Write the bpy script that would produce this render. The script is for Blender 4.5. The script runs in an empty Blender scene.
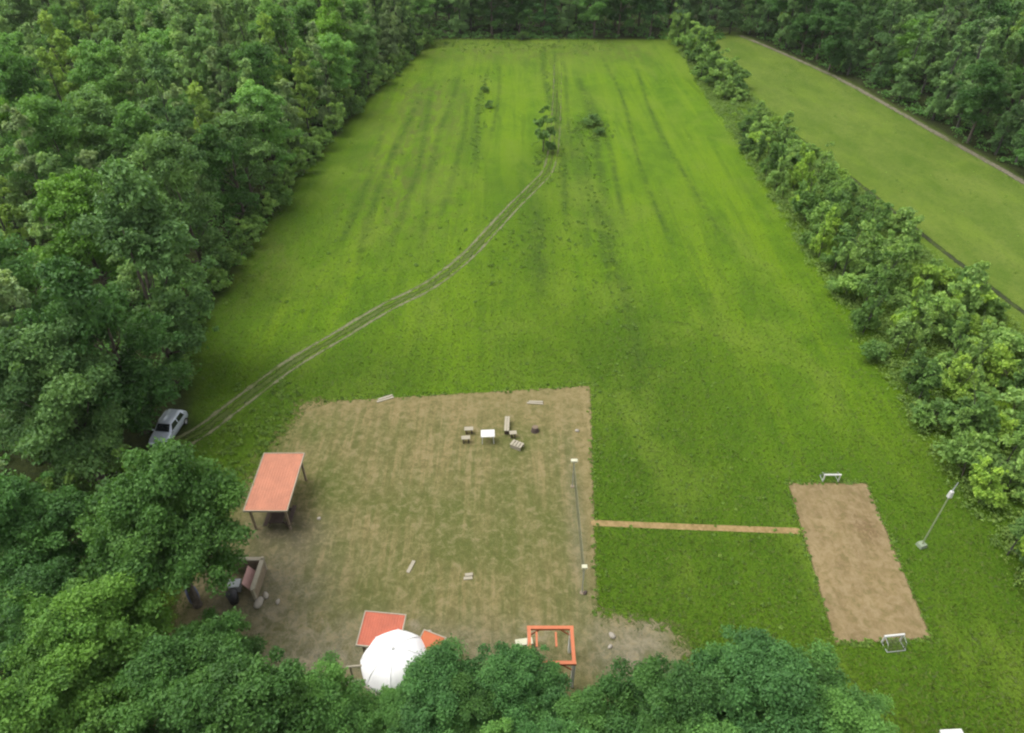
import bpy, math, random
import numpy as np
from mathutils import Vector

# ------------------------------------------------------------------ camera, sky, sun, exposure
SC = bpy.context.scene
CAM_H, FPX, PITCH = 34.0, 700.0, math.radians(38)
cam = bpy.data.cameras.new('camera')
cam.sensor_width = 36.0
cam.lens = FPX / 1024 * 36.0
cam.clip_end = 9000
cam_ob = bpy.data.objects.new('camera', cam)
cam_ob.location = (0, 0, CAM_H)
cam_ob.rotation_euler = (math.radians(90) - PITCH, 0, 0)
SC.collection.objects.link(cam_ob)
SC.camera = cam_ob

SUN_EL, SUN_AZ = math.radians(64), math.radians(-78)      # azimuth measured from +Y towards +X
w = bpy.data.worlds.new('World'); SC.world = w; w.use_nodes = True
nt = w.node_tree; nt.nodes.clear()
sky = nt.nodes.new('ShaderNodeTexSky'); sky.sky_type = 'NISHITA'; sky.sun_disc = False
sky.sun_elevation = SUN_EL; sky.sun_rotation = SUN_AZ
sky.air_density = 1.0; sky.dust_density = 4.0; sky.ozone_density = 0.6
hs = nt.nodes.new('ShaderNodeHueSaturation'); hs.inputs['Saturation'].default_value = 0.12
bg = nt.nodes.new('ShaderNodeBackground'); bg.inputs['Strength'].default_value = 0.15
wo = nt.nodes.new('ShaderNodeOutputWorld')
nt.links.new(sky.outputs[0], hs.inputs['Color']); nt.links.new(hs.outputs[0], bg.inputs['Color'])
nt.links.new(bg.outputs[0], wo.inputs['Surface'])
sun = bpy.data.lights.new('sun', 'SUN'); sun.energy = .8; sun.angle = math.radians(40); sun.color = (1, .96, .9)
sun_ob = bpy.data.objects.new('sun', sun); SC.collection.objects.link(sun_ob)
sd = Vector((math.sin(SUN_AZ) * math.cos(SUN_EL), math.cos(SUN_AZ) * math.cos(SUN_EL), math.sin(SUN_EL)))
sun_ob.rotation_euler = sd.to_track_quat('Z', 'Y').to_euler()
sun_ob.location = sd * 200
vs = SC.view_settings
vs.view_transform = 'Standard'; vs.look = 'None'; vs.gamma = 1; vs.exposure = 1.0; vs.use_curve_mapping = False
SC.render.engine = 'CYCLES'
SC.cycles.max_bounces = 6; SC.cycles.diffuse_bounces = 3; SC.cycles.transparent_max_bounces = 8
SC.cycles.transmission_bounces = 3; SC.cycles.glossy_bounces = 2
SC.cycles.caustics_reflective = False; SC.cycles.caustics_refractive = False
SC.cycles.pixel_filter_type = 'BLACKMAN_HARRIS'; SC.cycles.filter_width = 2.2
SC.cycles.use_denoising = True

COL = SC.collection
R = np.random.default_rng(7)
random.seed(7)
_c, _s = math.cos(PITCH), math.sin(PITCH)
def at(px, py, z=0.0):
    """ground position (at height z) of a point measured in the photograph"""
    u, v = (px - 512) / FPX, (366.5 - py) / FPX
    d = (u, _c + v * _s, -_s + v * _c)
    t = (z - CAM_H) / d[2]
    return (d[0] * t, d[1] * t)
def pix(x, y, z):
    dz = z - CAM_H
    dep = y * _c - dz * _s
    if dep < .5: return None
    return 512 + FPX * x / dep, 366.5 - FPX * (y * _s + dz * _c) / dep

# ------------------------------------------------------------------ materials
def srgb(r, g, b):
    f = lambda c: (c / 255 / 12.92) if c / 255 <= .04045 else ((c / 255 + .055) / 1.055) ** 2.4
    return (f(r), f(g), f(b), 1)
class NB:
    def __init__(s, name):
        s.m = bpy.data.materials.new(name); s.m.use_nodes = True
        s.t = s.m.node_tree; s.t.nodes.clear()
        s.out = s.t.nodes.new('ShaderNodeOutputMaterial')
        s.pos = None
    def n(s, typ, **kw):
        nd = s.t.nodes.new(typ)
        for k, v in kw.items():
            if k in nd.inputs.keys(): s.set(nd.inputs[k], v)
            else: setattr(nd, k, v)
        return nd
    def set(s, inp, v):
        if isinstance(v, bpy.types.NodeSocket): s.t.links.new(v, inp)
        else: inp.default_value = v
    def P(s, sx=1, sy=1, sz=1, obj=False):
        if obj: src = s.n('ShaderNodeTexCoord').outputs['Object']
        else: src = s.n('ShaderNodeNewGeometry').outputs['Position']
        mp = s.n('ShaderNodeMapping'); s.set(mp.inputs['Vector'], src); mp.inputs['Scale'].default_value = (sx, sy, sz); mp.inputs['Location'].default_value = (13.13, 7.71, .437)
        if sx != sy and not obj: mp.inputs['Rotation'].default_value = (0, 0, .05)
        if sx == sy: mp.inputs['Rotation'].default_value = (.3, .2, .6)
        return mp.outputs[0]
    def noise(s, scale, detail=4, rough=.6, vec=None, out=0):
        nd = s.n('ShaderNodeTexNoise'); nd.inputs['Scale'].default_value = scale; nd.inputs['Detail'].default_value = detail
        nd.inputs['Roughness'].default_value = rough; nd.inputs['Distortion'].default_value = .5
        s.set(nd.inputs['Vector'], vec if vec is not None else s.P())
        return nd.outputs[out]
    def ramp(s, fac, stops):
        nd = s.n('ShaderNodeValToRGB'); s.set(nd.inputs[0], fac)
        e = nd.color_ramp.elements
        while len(e) < len(stops): e.new(.5)
        for i, (p, c) in enumerate(stops):
            e[i].position = p; e[i].color = c if len(c) == 4 else (*c, 1)
        return nd.outputs[0]
    def rng(s, v, a, b, c=0., d=1.):
        nd = s.n('ShaderNodeMapRange'); s.set(nd.inputs[0], v)
        for i, q in enumerate((a, b, c, d)): nd.inputs[i + 1].default_value = q
        return nd.outputs[0]
    def math(s, op, a, b=0.):
        nd = s.n('ShaderNodeMath', operation=op); s.set(nd.inputs[0], a); s.set(nd.inputs[1], b); return nd.outputs[0]
    def mix(s, f, a, b, mode='MIX'):
        nd = s.n('ShaderNodeMix', data_type='RGBA', blend_type=mode)
        s.set(nd.inputs[0], f); s.set(nd.inputs[6], a); s.set(nd.inputs[7], b); return nd.outputs[2]
    def attr(s, name):
        return s.n('ShaderNodeAttribute', attribute_name=name).outputs['Fac']
    def bump(s, h, dist=.05, strength=.6):
        nd = s.n('ShaderNodeBump'); s.set(nd.inputs['Height'], h); nd.inputs['Distance'].default_value = dist
        nd.inputs['Strength'].default_value = strength; return nd.outputs[0]
    def surf(s, col, rough=.9, normal=None, alpha=None, spec=.2, metal=0.):
        b = s.n('ShaderNodeBsdfPrincipled')
        s.set(b.inputs['Base Color'], col); s.set(b.inputs['Roughness'], rough); s.set(b.inputs['Metallic'], metal)
        b.inputs['Specular IOR Level'].default_value = spec
        if normal is not None: s.set(b.inputs['Normal'], normal)
        sh = b.outputs[0]
        if alpha is not None:
            tr = s.n('ShaderNodeBsdfTransparent'); mx = s.n('ShaderNodeMixShader')
            s.set(mx.inputs[0], alpha); s.t.links.new(tr.outputs[0], mx.inputs[1]); s.t.links.new(sh, mx.inputs[2]); sh = mx.outputs[0]
        s.t.links.new(sh, s.out.inputs['Surface'])
        return s.m

def plain(name, rgb, rough=.6, metal=0., var=.15, scale=3., spec=.4):
    b = NB(name)
    nz = b.noise(scale, 5, .65, b.P(obj=True))
    nz2 = b.noise(scale * 9, 3, .6, b.P(obj=True))
    f = b.math('ADD', b.math('MULTIPLY', nz, .7), b.math('MULTIPLY', nz2, .3))
    lo = tuple(c * (1 - var) for c in rgb[:3]); hi = tuple(min(1, c * (1 + var)) for c in rgb[:3])
    col = b.ramp(f, [(.3, lo), (.7, hi)])
    return b.surf(col, b.rng(nz2, .3, .7, rough * .85, min(1, rough * 1.15)), b.bump(nz2, .004, .3), spec=spec, metal=metal)

def leaf_mat(name, base, sat_var=.25):
    """leaves: hue and value vary per clump (attribute tone), per leaf (attribute leaf) and per tree (object colour)"""
    b = NB(name)
    oi = b.n('ShaderNodeObjectInfo')
    tone = b.attr('tone'); lf = b.attr('leaf')
    d = tuple(c * .62 for c in base); l = (base[0] * 1.5, base[1] * 1.3, base[2] * 1.1)
    c1 = b.ramp(tone, [(0., d), (.5, base), (1., l)])
    c2 = b.mix(b.rng(lf, 0, 1, 0, .5), c1, (base[0] * 1.7, base[1] * 1.45, base[2] * 1.3, 1))
    c3 = b.mix(b.rng(lf, .0, .3, .4, 0), c2, (base[0] * .5, base[1] * .55, base[2] * .6, 1))
    c4 = b.mix(1., c3, oi.outputs['Color'], 'MULTIPLY')
    df = b.n('ShaderNodeBsdfPrincipled'); b.set(df.inputs['Base Color'], c4); df.inputs['Roughness'].default_value = .55
    df.inputs['Specular IOR Level'].default_value = .25
    tl = b.n('ShaderNodeBsdfTranslucent'); tc = b.mix(1., c4, (1.15, 1.2, .6, 1), 'MULTIPLY'); b.set(tl.inputs['Color'], tc)
    mx = b.n('ShaderNodeMixShader'); mx.inputs[0].default_value = .33
    b.t.links.new(df.outputs[0], mx.inputs[1]); b.t.links.new(tl.outputs[0], mx.inputs[2])
    b.t.links.new(mx.outputs[0], b.out.inputs['Surface'])
    return b.m

# ------------------------------------------------------------------ mesh helpers
def mesh_np(name, co, quads=None, tris=None, attrs=None, smooth=False):
    me = bpy.data.meshes.new(name)
    co = np.asarray(co, np.float32)
    me.vertices.add(len(co)); me.vertices.foreach_set('co', co.ravel())
    idx = []; st = []; tot = []
    k = 0
    for fs, n in ((quads, 4), (tris, 3)):
        if fs is None or not len(fs): continue
        fs = np.asarray(fs, np.int32)
        idx.append(fs.ravel()); st.append(k + n * np.arange(len(fs))); tot.append(np.full(len(fs), n)); k += n * len(fs)
    idx = np.concatenate(idx).astype(np.int32); st = np.concatenate(st).astype(np.int32)
    me.loops.add(len(idx)); me.loops.foreach_set('vertex_index', idx)
    me.polygons.add(len(st)); me.polygons.foreach_set('loop_start', st)
    me.polygons.foreach_set('use_smooth', np.full(len(st), smooth))
    me.update(calc_edges=True)
    for an, vals in (attrs or {}).items():
        a = me.attributes.new(an, 'FLOAT', 'POINT'); a.data.foreach_set('value', np.asarray(vals, np.float32))
    me.validate()
    return me

class MB:
    """collects shapes; build() links them as ONE mesh object"""
    def __init__(s): s.v = []; s.f = []
    def add(s, vs, fs):
        k = len(s.v); s.v += [tuple(v) for v in vs]; s.f += [tuple(i + k for i in f) for f in fs]; return s
    def box(s, c, size, rz=0., taper=1.):
        x, y, z = (q / 2 for q in size); co, si = math.cos(rz), math.sin(rz)
        vs = []
        for dz, t in ((-z, 1), (z, taper)):
            for dx, dy in ((-x, -y), (x, -y), (x, y), (-x, y)):
                dx *= t; dy *= t
                vs.append((c[0] + dx * co - dy * si, c[1] + dx * si + dy * co, c[2] + dz))
        return s.add(vs, [(3, 2, 1, 0), (4, 5, 6, 7), (0, 1, 5, 4), (1, 2, 6, 5), (2, 3, 7, 6), (3, 0, 4, 7)])
    def tube(s, pts, rad, seg=8, caps=True):
        pts = [Vector(p) for p in pts]
        if not hasattr(rad, '__len__'): rad = [rad] * len(pts)
        rings = []
        for i, p in enumerate(pts):
            d = (pts[min(i + 1, len(pts) - 1)] - pts[max(i - 1, 0)]).normalized()
            a = d.cross(Vector((0, 0, 1)) if abs(d.z) < .9 else Vector((1, 0, 0))).normalized(); bb = d.cross(a)
            rings.append([p + (a * math.cos(2 * math.pi * j / seg) + bb * math.sin(2 * math.pi * j / seg)) * rad[i] for j in range(seg)])
        vs = [v for r in rings for v in r]; fs = []
        for i in range(len(pts) - 1):
            for j in range(seg):
                j2 = (j + 1) % seg
                fs.append((i * seg + j, i * seg + j2, (i + 1) * seg + j2, (i + 1) * seg + j))
        if caps: fs += [tuple(range(seg))[::-1], tuple((len(pts) - 1) * seg + j for j in range(seg))]
        return s.add(vs, fs)
    def lathe(s, prof, c=(0, 0, 0), seg=24):
        vs = []; fs = []
        for r, z in prof:
            for j in range(seg):
                a = 2 * math.pi * j / seg; vs.append((c[0] + r * math.cos(a), c[1] + r * math.sin(a), c[2] + z))
        for i in range(len(prof) - 1):
            for j in range(seg):
                j2 = (j + 1) % seg; fs.append((i * seg + j, i * seg + j2, (i + 1) * seg + j2, (i + 1) * seg + j))
        return s.add(vs, fs)
    def build(s, name, mat, parent=None, loc=None, smooth=False, bevel=0.):
        me = bpy.data.meshes.new(name); me.from_pydata(s.v, [], s.f); me.update()
        me.materials.append(mat)
        if smooth: me.polygons.foreach_set('use_smooth', [True] * len(me.polygons))
        o = bpy.data.objects.new(name, me); COL.objects.link(o)
        if parent: o.parent = parent
        if loc: o.location = loc
        if bevel:
            m = o.modifiers.new('bevel', 'BEVEL'); m.width = bevel; m.segments = 2; m.limit_method = 'ANGLE'
        return o
def link(name, me, mat=None, parent=None):
    if mat: me.materials.append(mat)
    o = bpy.data.objects.new(name, me); COL.objects.link(o)
    if parent: o.parent = parent
    return o
def empty(name, loc=(0, 0, 0), rz=0.):
    o = bpy.data.objects.new(name, None); o.empty_display_size = .3; COL.objects.link(o)
    o.location = loc; o.rotation_euler = (0, 0, rz); return o
def tag(o, label=None, cat=None, group=None, kind=None):
    for k, v in (('label', label), ('category', cat), ('group', group), ('kind', kind)):
        if v: o[k] = v
    return o
def children(o): return [c for c in COL.objects if c.parent == o]

def sdist(P, poly):
    """signed distance (inside > 0) of points to a polygon"""
    P = np.asarray(P, float); poly = np.asarray(poly, float)
    d = np.full(len(P), 1e9); ins = np.zeros(len(P), bool)
    for i in range(len(poly)):
        a, b = poly[i], poly[(i + 1) % len(poly)]
        ab = b - a; t = np.clip(((P - a) @ ab) / max(ab @ ab, 1e-9), 0, 1)
        d = np.minimum(d, np.hypot(*(P - a - t[:, None] * ab).T))
        cnd = (a[1] > P[:, 1]) != (b[1] > P[:, 1])
        xi = (b[0] - a[0]) * (P[:, 1] - a[1]) / np.where(abs(b[1] - a[1]) < 1e-9, 1e-9, b[1] - a[1]) + a[0]
        ins ^= cnd & (P[:, 0] < xi)
    return np.where(ins, d, -d)
def ldist(P, line):
    P = np.asarray(P, float); line = np.asarray(line, float); d = np.full(len(P), 1e9)
    for a, b in zip(line[:-1], line[1:]):
        ab = b - a; t = np.clip(((P - a) @ ab) / (ab @ ab), 0, 1)
        d = np.minimum(d, np.hypot(*(P - a - t[:, None] * ab).T))
    return d
def sm(x, a, b):
    t = np.clip((x - a) / (b - a), 0, 1); return t * t * (3 - 2 * t)

# outlines on the ground, measured from the photograph (metres)
LEFT_EDGE = [at(*q) for q in ((205, 470), (200, 430), (195, 345), (240, 270), (300, 180), (370, 100), (430, 45))]
FIELD_L = [(-23.5, 8), (-21.5, 31)] + LEFT_EDGE[1:]
FAR_Y = 147.0
RWOOD = [(44.0, 158.0), (46.1, 152.), (55.2, 120.6), (58.8, 96.9), (61.3, 79.8), (63.5, 60), (65, 30), (66, 0)]
HEDGE_L = [(28.4, 14), (28.3, 23), (28.4, 37), (28.8, 60), (29.5, 86), (30.0, 112), (30.2, 122), (31.0, 135)]
HEDGE_R = [(45, 14), (45, 35), (43.3, 48.5), (42, 58.5), (41, 75.5), (39, 93), (37.5, 115), (36.5, 135)]
PLOT = [at(*q) for q in ((305, 403), (590, 386), (597, 612))] + [(8.5, 21), (9.5, 17.5), (5, 13), (-8, 14), (-17.5, 15), (-18.5, 21), (-17.6, 30)]
COURT = [at(*q) for q in ((788, 483), (866, 483), (931, 638), (836, 644))]

# ------------------------------------------------------------------ ground
def grid(xs, ys, z=0.):
    X, Y = np.meshgrid(xs, ys); co = np.stack([X.ravel(), Y.ravel(), np.full(X.size, z)], 1)
    nx, ny = len(xs), len(ys)
    i, j = np.meshgrid(np.arange(nx - 1), np.arange(ny - 1)); k = (j * nx + i).ravel()
    return co, np.stack([k, k + 1, k + nx + 1, k + nx], 1)

def grass_mat():
    b = NB('field_grass')
    olive, lush_shade, wood, pale, lines = b.attr('olive'), b.attr('lush_shade'), b.attr('wood'), b.attr('weed'), b.attr('lines')
    big = b.noise(.05, 3, .5); mid = b.noise(.33, 4, .6); fine = b.noise(2.2, 4, .7); grain = b.noise(9., 2, .6)
    row = b.noise(1.0, 4, .65, b.P(1.1, .06, 1))
    row2 = b.noise(1.0, 3, .6, b.P(.42, .025, 1))
    col = b.mix(b.rng(mid, .35, .68), srgb(108, 138, 22), srgb(140, 166, 24))
    col = b.mix(b.rng(row2, .44, .6, 0, .6), col, srgb(164, 180, 26))
    col = b.mix(b.rng(row, .5, .66, 0, .5), col, srgb(88, 116, 28))
    col = b.mix(b.rng(big, .45, .7, 0, .4), col, srgb(150, 160, 48))
    col = b.mix(b.math('MULTIPLY', lush_shade, b.rng(mid, .2, .8, .75, 1.)), col, b.mix(b.rng(fine, .35, .7), srgb(58, 88, 18), srgb(92, 120, 24)))
    ol = b.mix(b.rng(b.noise(1.0, 5, .65, b.P(.25, .1, 1)), .35, .68), srgb(126, 134, 64), srgb(168, 160, 92))
    ol = b.mix(b.rng(mid, .5, .72, 0, .5), ol, srgb(112, 124, 50))
    ol = b.mix(b.rng(fine, .48, .68, 0, .5), ol, srgb(92, 116, 40))
    col = b.mix(b.math('MULTIPLY', olive, .85), col, ol)
    wd = b.math('MULTIPLY', pale, b.rng(b.noise(.9, 5, .7, b.P(1, .35, 1)), .42, .6))
    col = b.mix(wd, col, b.mix(b.rng(fine, .3, .7), srgb(112, 112, 62), srgb(150, 132, 84)))
    col = b.mix(b.math('MULTIPLY', lines, b.rng(b.noise(.7, 5, .75), .36, .52)), col, b.mix(b.rng(fine, .35, .7), srgb(60, 88, 34), srgb(92, 110, 46)))
    pat = b.noise(.16, 5, .65, b.P(1, .55, 1))
    col = b.mix(b.rng(pat, .5, .68, 0, .55), col, srgb(168, 172, 72))
    col = b.mix(b.rng(pat, .46, .3, 0, .5), col, srgb(82, 118, 24))
    col = b.mix(b.rng(fine, .5, .75, 0, .3), col, srgb(88, 116, 30))
    col = b.mix(b.rng(grain, .3, .7, .0, .38), col, srgb(172, 184, 70))
    col = b.mix(b.rng(grain, .25, .48, .35, 0.), col, srgb(74, 98, 28))
    fl = b.mix(b.rng(fine, .35, .7), srgb(58, 62, 34), srgb(92, 88, 52))
    col = b.mix(wood, col, fl)
    h = b.math('ADD', b.math('MULTIPLY', grain, .5), fine)
    col = b.mix(1., col, (.325, .44, .33, 1), 'MULTIPLY')
    return b.surf(col, .95, b.bump(h, .22, .7), spec=.1)

def build_ground():
    xs = np.concatenate([[-6000, -2500, -1000, -400, -200, -130, -100], np.arange(-80, -40, 4), np.arange(-40, -27, 1), np.arange(-27, 31, .35), np.arange(31, 72, 1), np.arange(72, 100, 4), [100, 130, 200, 400, 1000, 2500, 6000]])
    ys = np.concatenate([[-3000, -1000, -300, -100, -40, -15], np.arange(0, 165, 1.), np.arange(165, 200, 5), [200, 240, 300, 500, 1000, 2500, 6000]])
    co, q = grid(xs, ys)
    P = co[:, :2]
    x, y = P.T
    co[:, 2] = -.0
    wl = np.interp(y, [p[1] for p in FIELD_L], [p[0] for p in FIELD_L])
    wr = np.interp(y, [0, 30, 60, 79.8, 96.9, 120.6, 152, 158], [66, 65, 63.5, 61.3, 58.8, 55.2, 46.1, 44])
    wood = np.maximum(np.maximum(sm(wl - x, -.6, 1.5), sm(x - wr, -1, 1.)), sm(y - FAR_Y - np.where(x > 30, 6, 0), -.5, 2))
    wood = np.maximum(wood, sm(14.5 + 1.6 * np.sin(x * .5) - y + np.where(x > 14, -9, 0), 0, 2))
    hr = np.interp(y, [p[1] for p in HEDGE_R], [p[0] for p in HEDGE_R])
    olive = sm(x - hr, -1.5, 1.5)
    olive = np.maximum(olive, .5 * sm(y, 118, 147))
    lush_shade = np.exp(-((x - 9) / 11) ** 2) * (1 - sm(y, 42, 62)) * 1.0
    lush_shade = np.maximum(lush_shade, .8 * sm(wl - x, -7, -1.) * (1 - sm(y, 70, 130)))  # darker band along the left edge paints the wood's shade onto the grass
    lush_shade = np.maximum(lush_shade, .9 * (1 - sm(y, 26, 46)) * sm(x, 8, 14))
    lush_shade = np.maximum(lush_shade, .6 * np.exp(-((x - 2) / 5) ** 2) * sm(y, 52, 60) * (1 - sm(y, 80, 95)))
    lush_shade = np.maximum(lush_shade, .85 * (1 - sm(np.abs(x + 14), 5, 11)) * (1 - sm(y, 42, 50)))
    weed = np.exp(-((x + 13) / 7) ** 2) * sm(y, 58, 75) * (1 - sm(y, 112, 128))
    weed = np.maximum(weed, .8 * np.exp(-((y - 139) / 8) ** 2) * (1 - sm(x, 24, 28)))
    weed = np.maximum(weed, .5 * np.exp(-((x - 6.5) / 2) ** 2) * sm(y, 60, 80))
    weed = np.maximum(weed, .7 * np.exp(-((x + 24) / 3.5) ** 2) * np.exp(-((y - 60) / 8) ** 2))
    lines = np.zeros(len(x))
    for lx, la, lb, lw in ((9.6, 38, 104, .55), (6.0, 66, 146, .5), (7.4, 58, 146, .35), (8.6, 50, 140, .3), (-4.5, 80, 130, .45), (-2.6, 90, 135, .3), (-7.2, 66, 118, .4), (-9.5, 60, 128, .4), (11.0, 60, 128, .6), (12.2, 64, 120, .35), (2.2, 50, 80, .8), (-12.2, 60, 124, .4), (-15, 56, 116, .5), (-17.8, 58, 104, .4), (16.5, 60, 140, .3), (21, 60, 130, .3)):
        lines = np.maximum(lines, np.exp(-((x - lx - .6 * np.sin(y * .09 + lx)) / lw) ** 2) * sm(y, la, la + 8) * (1 - sm(y, lb - 10, lb)))
    me = mesh_np('ground', co, q, attrs=dict(lines=lines, olive=olive, lush_shade=np.clip(lush_shade, 0, 1), wood=wood, weed=weed))
    tag(link('ground', me, grass_mat()), kind='structure')
build_ground()

def sheet(name, x0, x1, y0, y1, step, z, alpha_fn, mat, more=None):
    co, q = grid(np.arange(x0, x1 + step, step), np.arange(y0, y1 + step, step), z)
    a = np.clip(alpha_fn(co[:, :2]), 0, 1)
    keep = a[q].max(1) > .01; q = q[keep]
    used = np.unique(q); mp = np.full(len(co), -1); mp[used] = np.arange(len(used))
    at_ = dict(edge=a[used])
    for k, fn in (more or {}).items(): at_[k] = np.clip(fn(co[:, :2]), 0, 1)[used]
    return tag(link(name, mesh_np(name, co[used], mp[q], attrs=at_), mat), kind='structure')

def plot_mat():
    b = NB('dry_mown_grass')
    big = b.noise(.13, 4, .6); mid = b.noise(.7, 5, .65); fine = b.noise(4., 4, .7); grain = b.noise(14., 2, .6)
    st = b.noise(1., 4, .65, b.P(2.2, .16, 1)); spk = b.noise(2.0, 5, .75)
    col = b.mix(b.rng(mid, .36, .66), srgb(134, 134, 78), srgb(164, 150, 100))
    col = b.mix(b.rng(st, .45, .6, 0, .85), col, srgb(186, 164, 114))
    col = b.mix(b.math('MULTIPLY', b.rng(big, .4, .62, 0, .9), b.rng(mid, .3, .6, .5, 1)), col, srgb(122, 128, 66))
    col = b.mix(b.math('MULTIPLY', b.attr('straw'), b.rng(mid, .25, .65, .35, 1)), col, srgb(184, 162, 112))
    col = b.mix(b.math('MULTIPLY', b.attr('grass'), b.rng(fine, .25, .65, .3, 1)), col, srgb(116, 132, 60))
    col = b.mix(b.math('MULTIPLY', b.attr('dirt'), b.rng(mid, .25, .62, .35, 1)), col, b.mix(b.rng(fine, .35, .7), srgb(142, 134, 112), srgb(178, 168, 142)))
    col = b.mix(b.math('MULTIPLY', b.attr('soil_shade'), b.rng(mid, .2, .6, .6, 1)), col, b.mix(fine, srgb(116, 108, 90), srgb(140, 130, 108)))
    col = b.mix(b.math('MULTIPLY', b.attr('sand'), b.rng(b.noise(1.3, 5, .7), .45, .58)), col, srgb(196, 180, 150))
    col = b.mix(b.rng(spk, .48, .66, 0, .6), col, srgb(112, 112, 62))
    col = b.mix(b.rng(spk, .5, .36, 0, .55), col, srgb(192, 172, 128))
    col = b.mix(b.rng(grain, .25, .45, .45, 0), col, srgb(88, 86, 50))
    al = b.math('ADD', b.attr('edge'), b.math('MULTIPLY', b.math('SUBTRACT', b.noise(2.6, 6, .8), .5), 1.3))
    col = b.mix(1., col, (.445, .465, .475, 1), 'MULTIPLY')
    return b.surf(col, .95, b.bump(b.math('ADD', fine, grain), .1, .6), alpha=b.rng(al, .42, .58), spec=.1)
def blob(cx, cy, rx, ry): return lambda P: np.exp(-((P[:, 0] - cx) / rx) ** 2 - ((P[:, 1] - cy) / ry) ** 2)
def blobs(*bs): return lambda P: np.max([s * blob(*b)(P) for *b, s in bs], 0)
def plot_alpha(P):
    d = sdist(P, PLOT)
    soft = np.clip(np.maximum(sm(-7 - P[:, 0], 5, 9), sm(23.5 - P[:, 1], 0, 4)), 0, 1)
    return .5 + np.clip(d, -9, 9) / (.7 + 5.0 * soft)
PAV = (-14.5, 29.45)
sheet('mown_yard', -22, 13, 11, 43, .2, .004, plot_alpha, plot_mat(), dict(
    straw=lambda P: np.maximum(.9 * sm(P[:, 1] + .1 * P[:, 0], 34, 41), .85 * sm(P[:, 0], 3.6, 5.2) * sm(P[:, 1], 22, 26)),
    grass=blobs((-12.2, 31, 1.6, 2.4, .9), (-14, 36.5, 2.4, 1.6, .75), (-17, 33, 2, 3, .8), (-.5, 35.2, 3.2, 1.5, .5), (-8, 24, 4, 3, .35), (-2, 28.5, 6, 4, .35)),
    dirt=blobs((-13.6, 23, 3.4, 3.5, .9), (-9.5, 19.2, 4.5, 2.2, 1.), (-3, 19.6, 5, 1.6, .8), (6.3, 19.5, 3, 2.4, 1.), (-11.9, 22.6, .9, 1.0, 1.), (3.9, 27, .55, 7, .5)),
    soil_shade=blobs((-12.8, 27, 1.5, 1.6, .9), (-14.2, 27.6, 1.8, 1.6, 1.), (-15.8, 22.4, 1.6, 1.3, .7), (-17.5, 24.5, 1.6, 1.2, .4)),  # dark soil; patches beside the shelter also paint in its shadow
    sand=blobs((-10.6, 18.9, 3, 1.2, .9), (-11.5, 20.6, 2.6, 1.4, .8), (-13.6, 24.4, 1., 1.2, .6), (6.4, 20.2, 2.2, 1.4, .6), (-13.2, 21.6, .9, 1.3, .9), (1.1, 20.6, .9, .6, 1.), (7., 19.2, .5, .8, .9), (-5.2, 21., .35, .5, 1.), (-11.6, 22.9, .9, .6, .6))))

def court_mat():
    b = NB('raked_sand')
    mid = b.noise(.5, 4, .6); st = b.noise(1., 4, .65, b.P(3.2, .35, 1)); fine = b.noise(5, 4, .7); grain = b.noise(16, 2, .6)
    col = b.mix(b.rng(mid, .35, .68), srgb(166, 142, 102), srgb(192, 166, 120))
    col = b.mix(b.rng(st, .45, .7, 0, .6), col, srgb(204, 180, 136))
    col = b.mix(b.math('MULTIPLY', b.attr('stain'), b.rng(fine, .3, .6)), col, srgb(146, 116, 84))
    spk = b.noise(2.2, 5, .75)
    col = b.mix(b.rng(spk, .5, .63, 0, .7), col, srgb(150, 138, 88))
    col = b.mix(b.rng(spk, .5, .37, 0, .6), col, srgb(206, 182, 140))
    col = b.mix(b.rng(fine, .55, .72, 0, .5), col, srgb(142, 126, 84))
    col = b.mix(b.rng(grain, .25, .45, .35, 0), col, srgb(130, 112, 74))
    al = b.math('ADD', b.attr('edge'), b.math('MULTIPLY', b.math('SUBTRACT', b.noise(5., 5, .8), .5), .6))
    col = b.mix(1., col, (.40, .41, .405, 1), 'MULTIPLY')
    return b.surf(col, .95, b.bump(b.math('ADD', fine, st), .06, .6), alpha=b.rng(al, .36, .64), spec=.15)
CM = court_mat()
sheet('sand_court', 16, 24, 19, 32, .12, .008, lambda P: .5 + sdist(P, COURT) / .5, CM, dict(stain=blob(21.6, 27.5, .8, 1.1)))
pl = [at(594, 523), at(690, 527), at(797, 531)]
PM = court_mat(); [setattr(n.inputs[7], 'default_value', (.5, .48, .42, 1)) for n in PM.node_tree.nodes if n.type == 'MIX' and n.blend_type == 'MULTIPLY']; PM.name = 'path_sand'
sheet('path', 4.2, 18, 26.8, 28.6, .08, .009, lambda P: .5 + (.23 - ldist(P, pl)) / .14, PM, dict(stain=blob(100, 100, 1, 1)))

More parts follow.
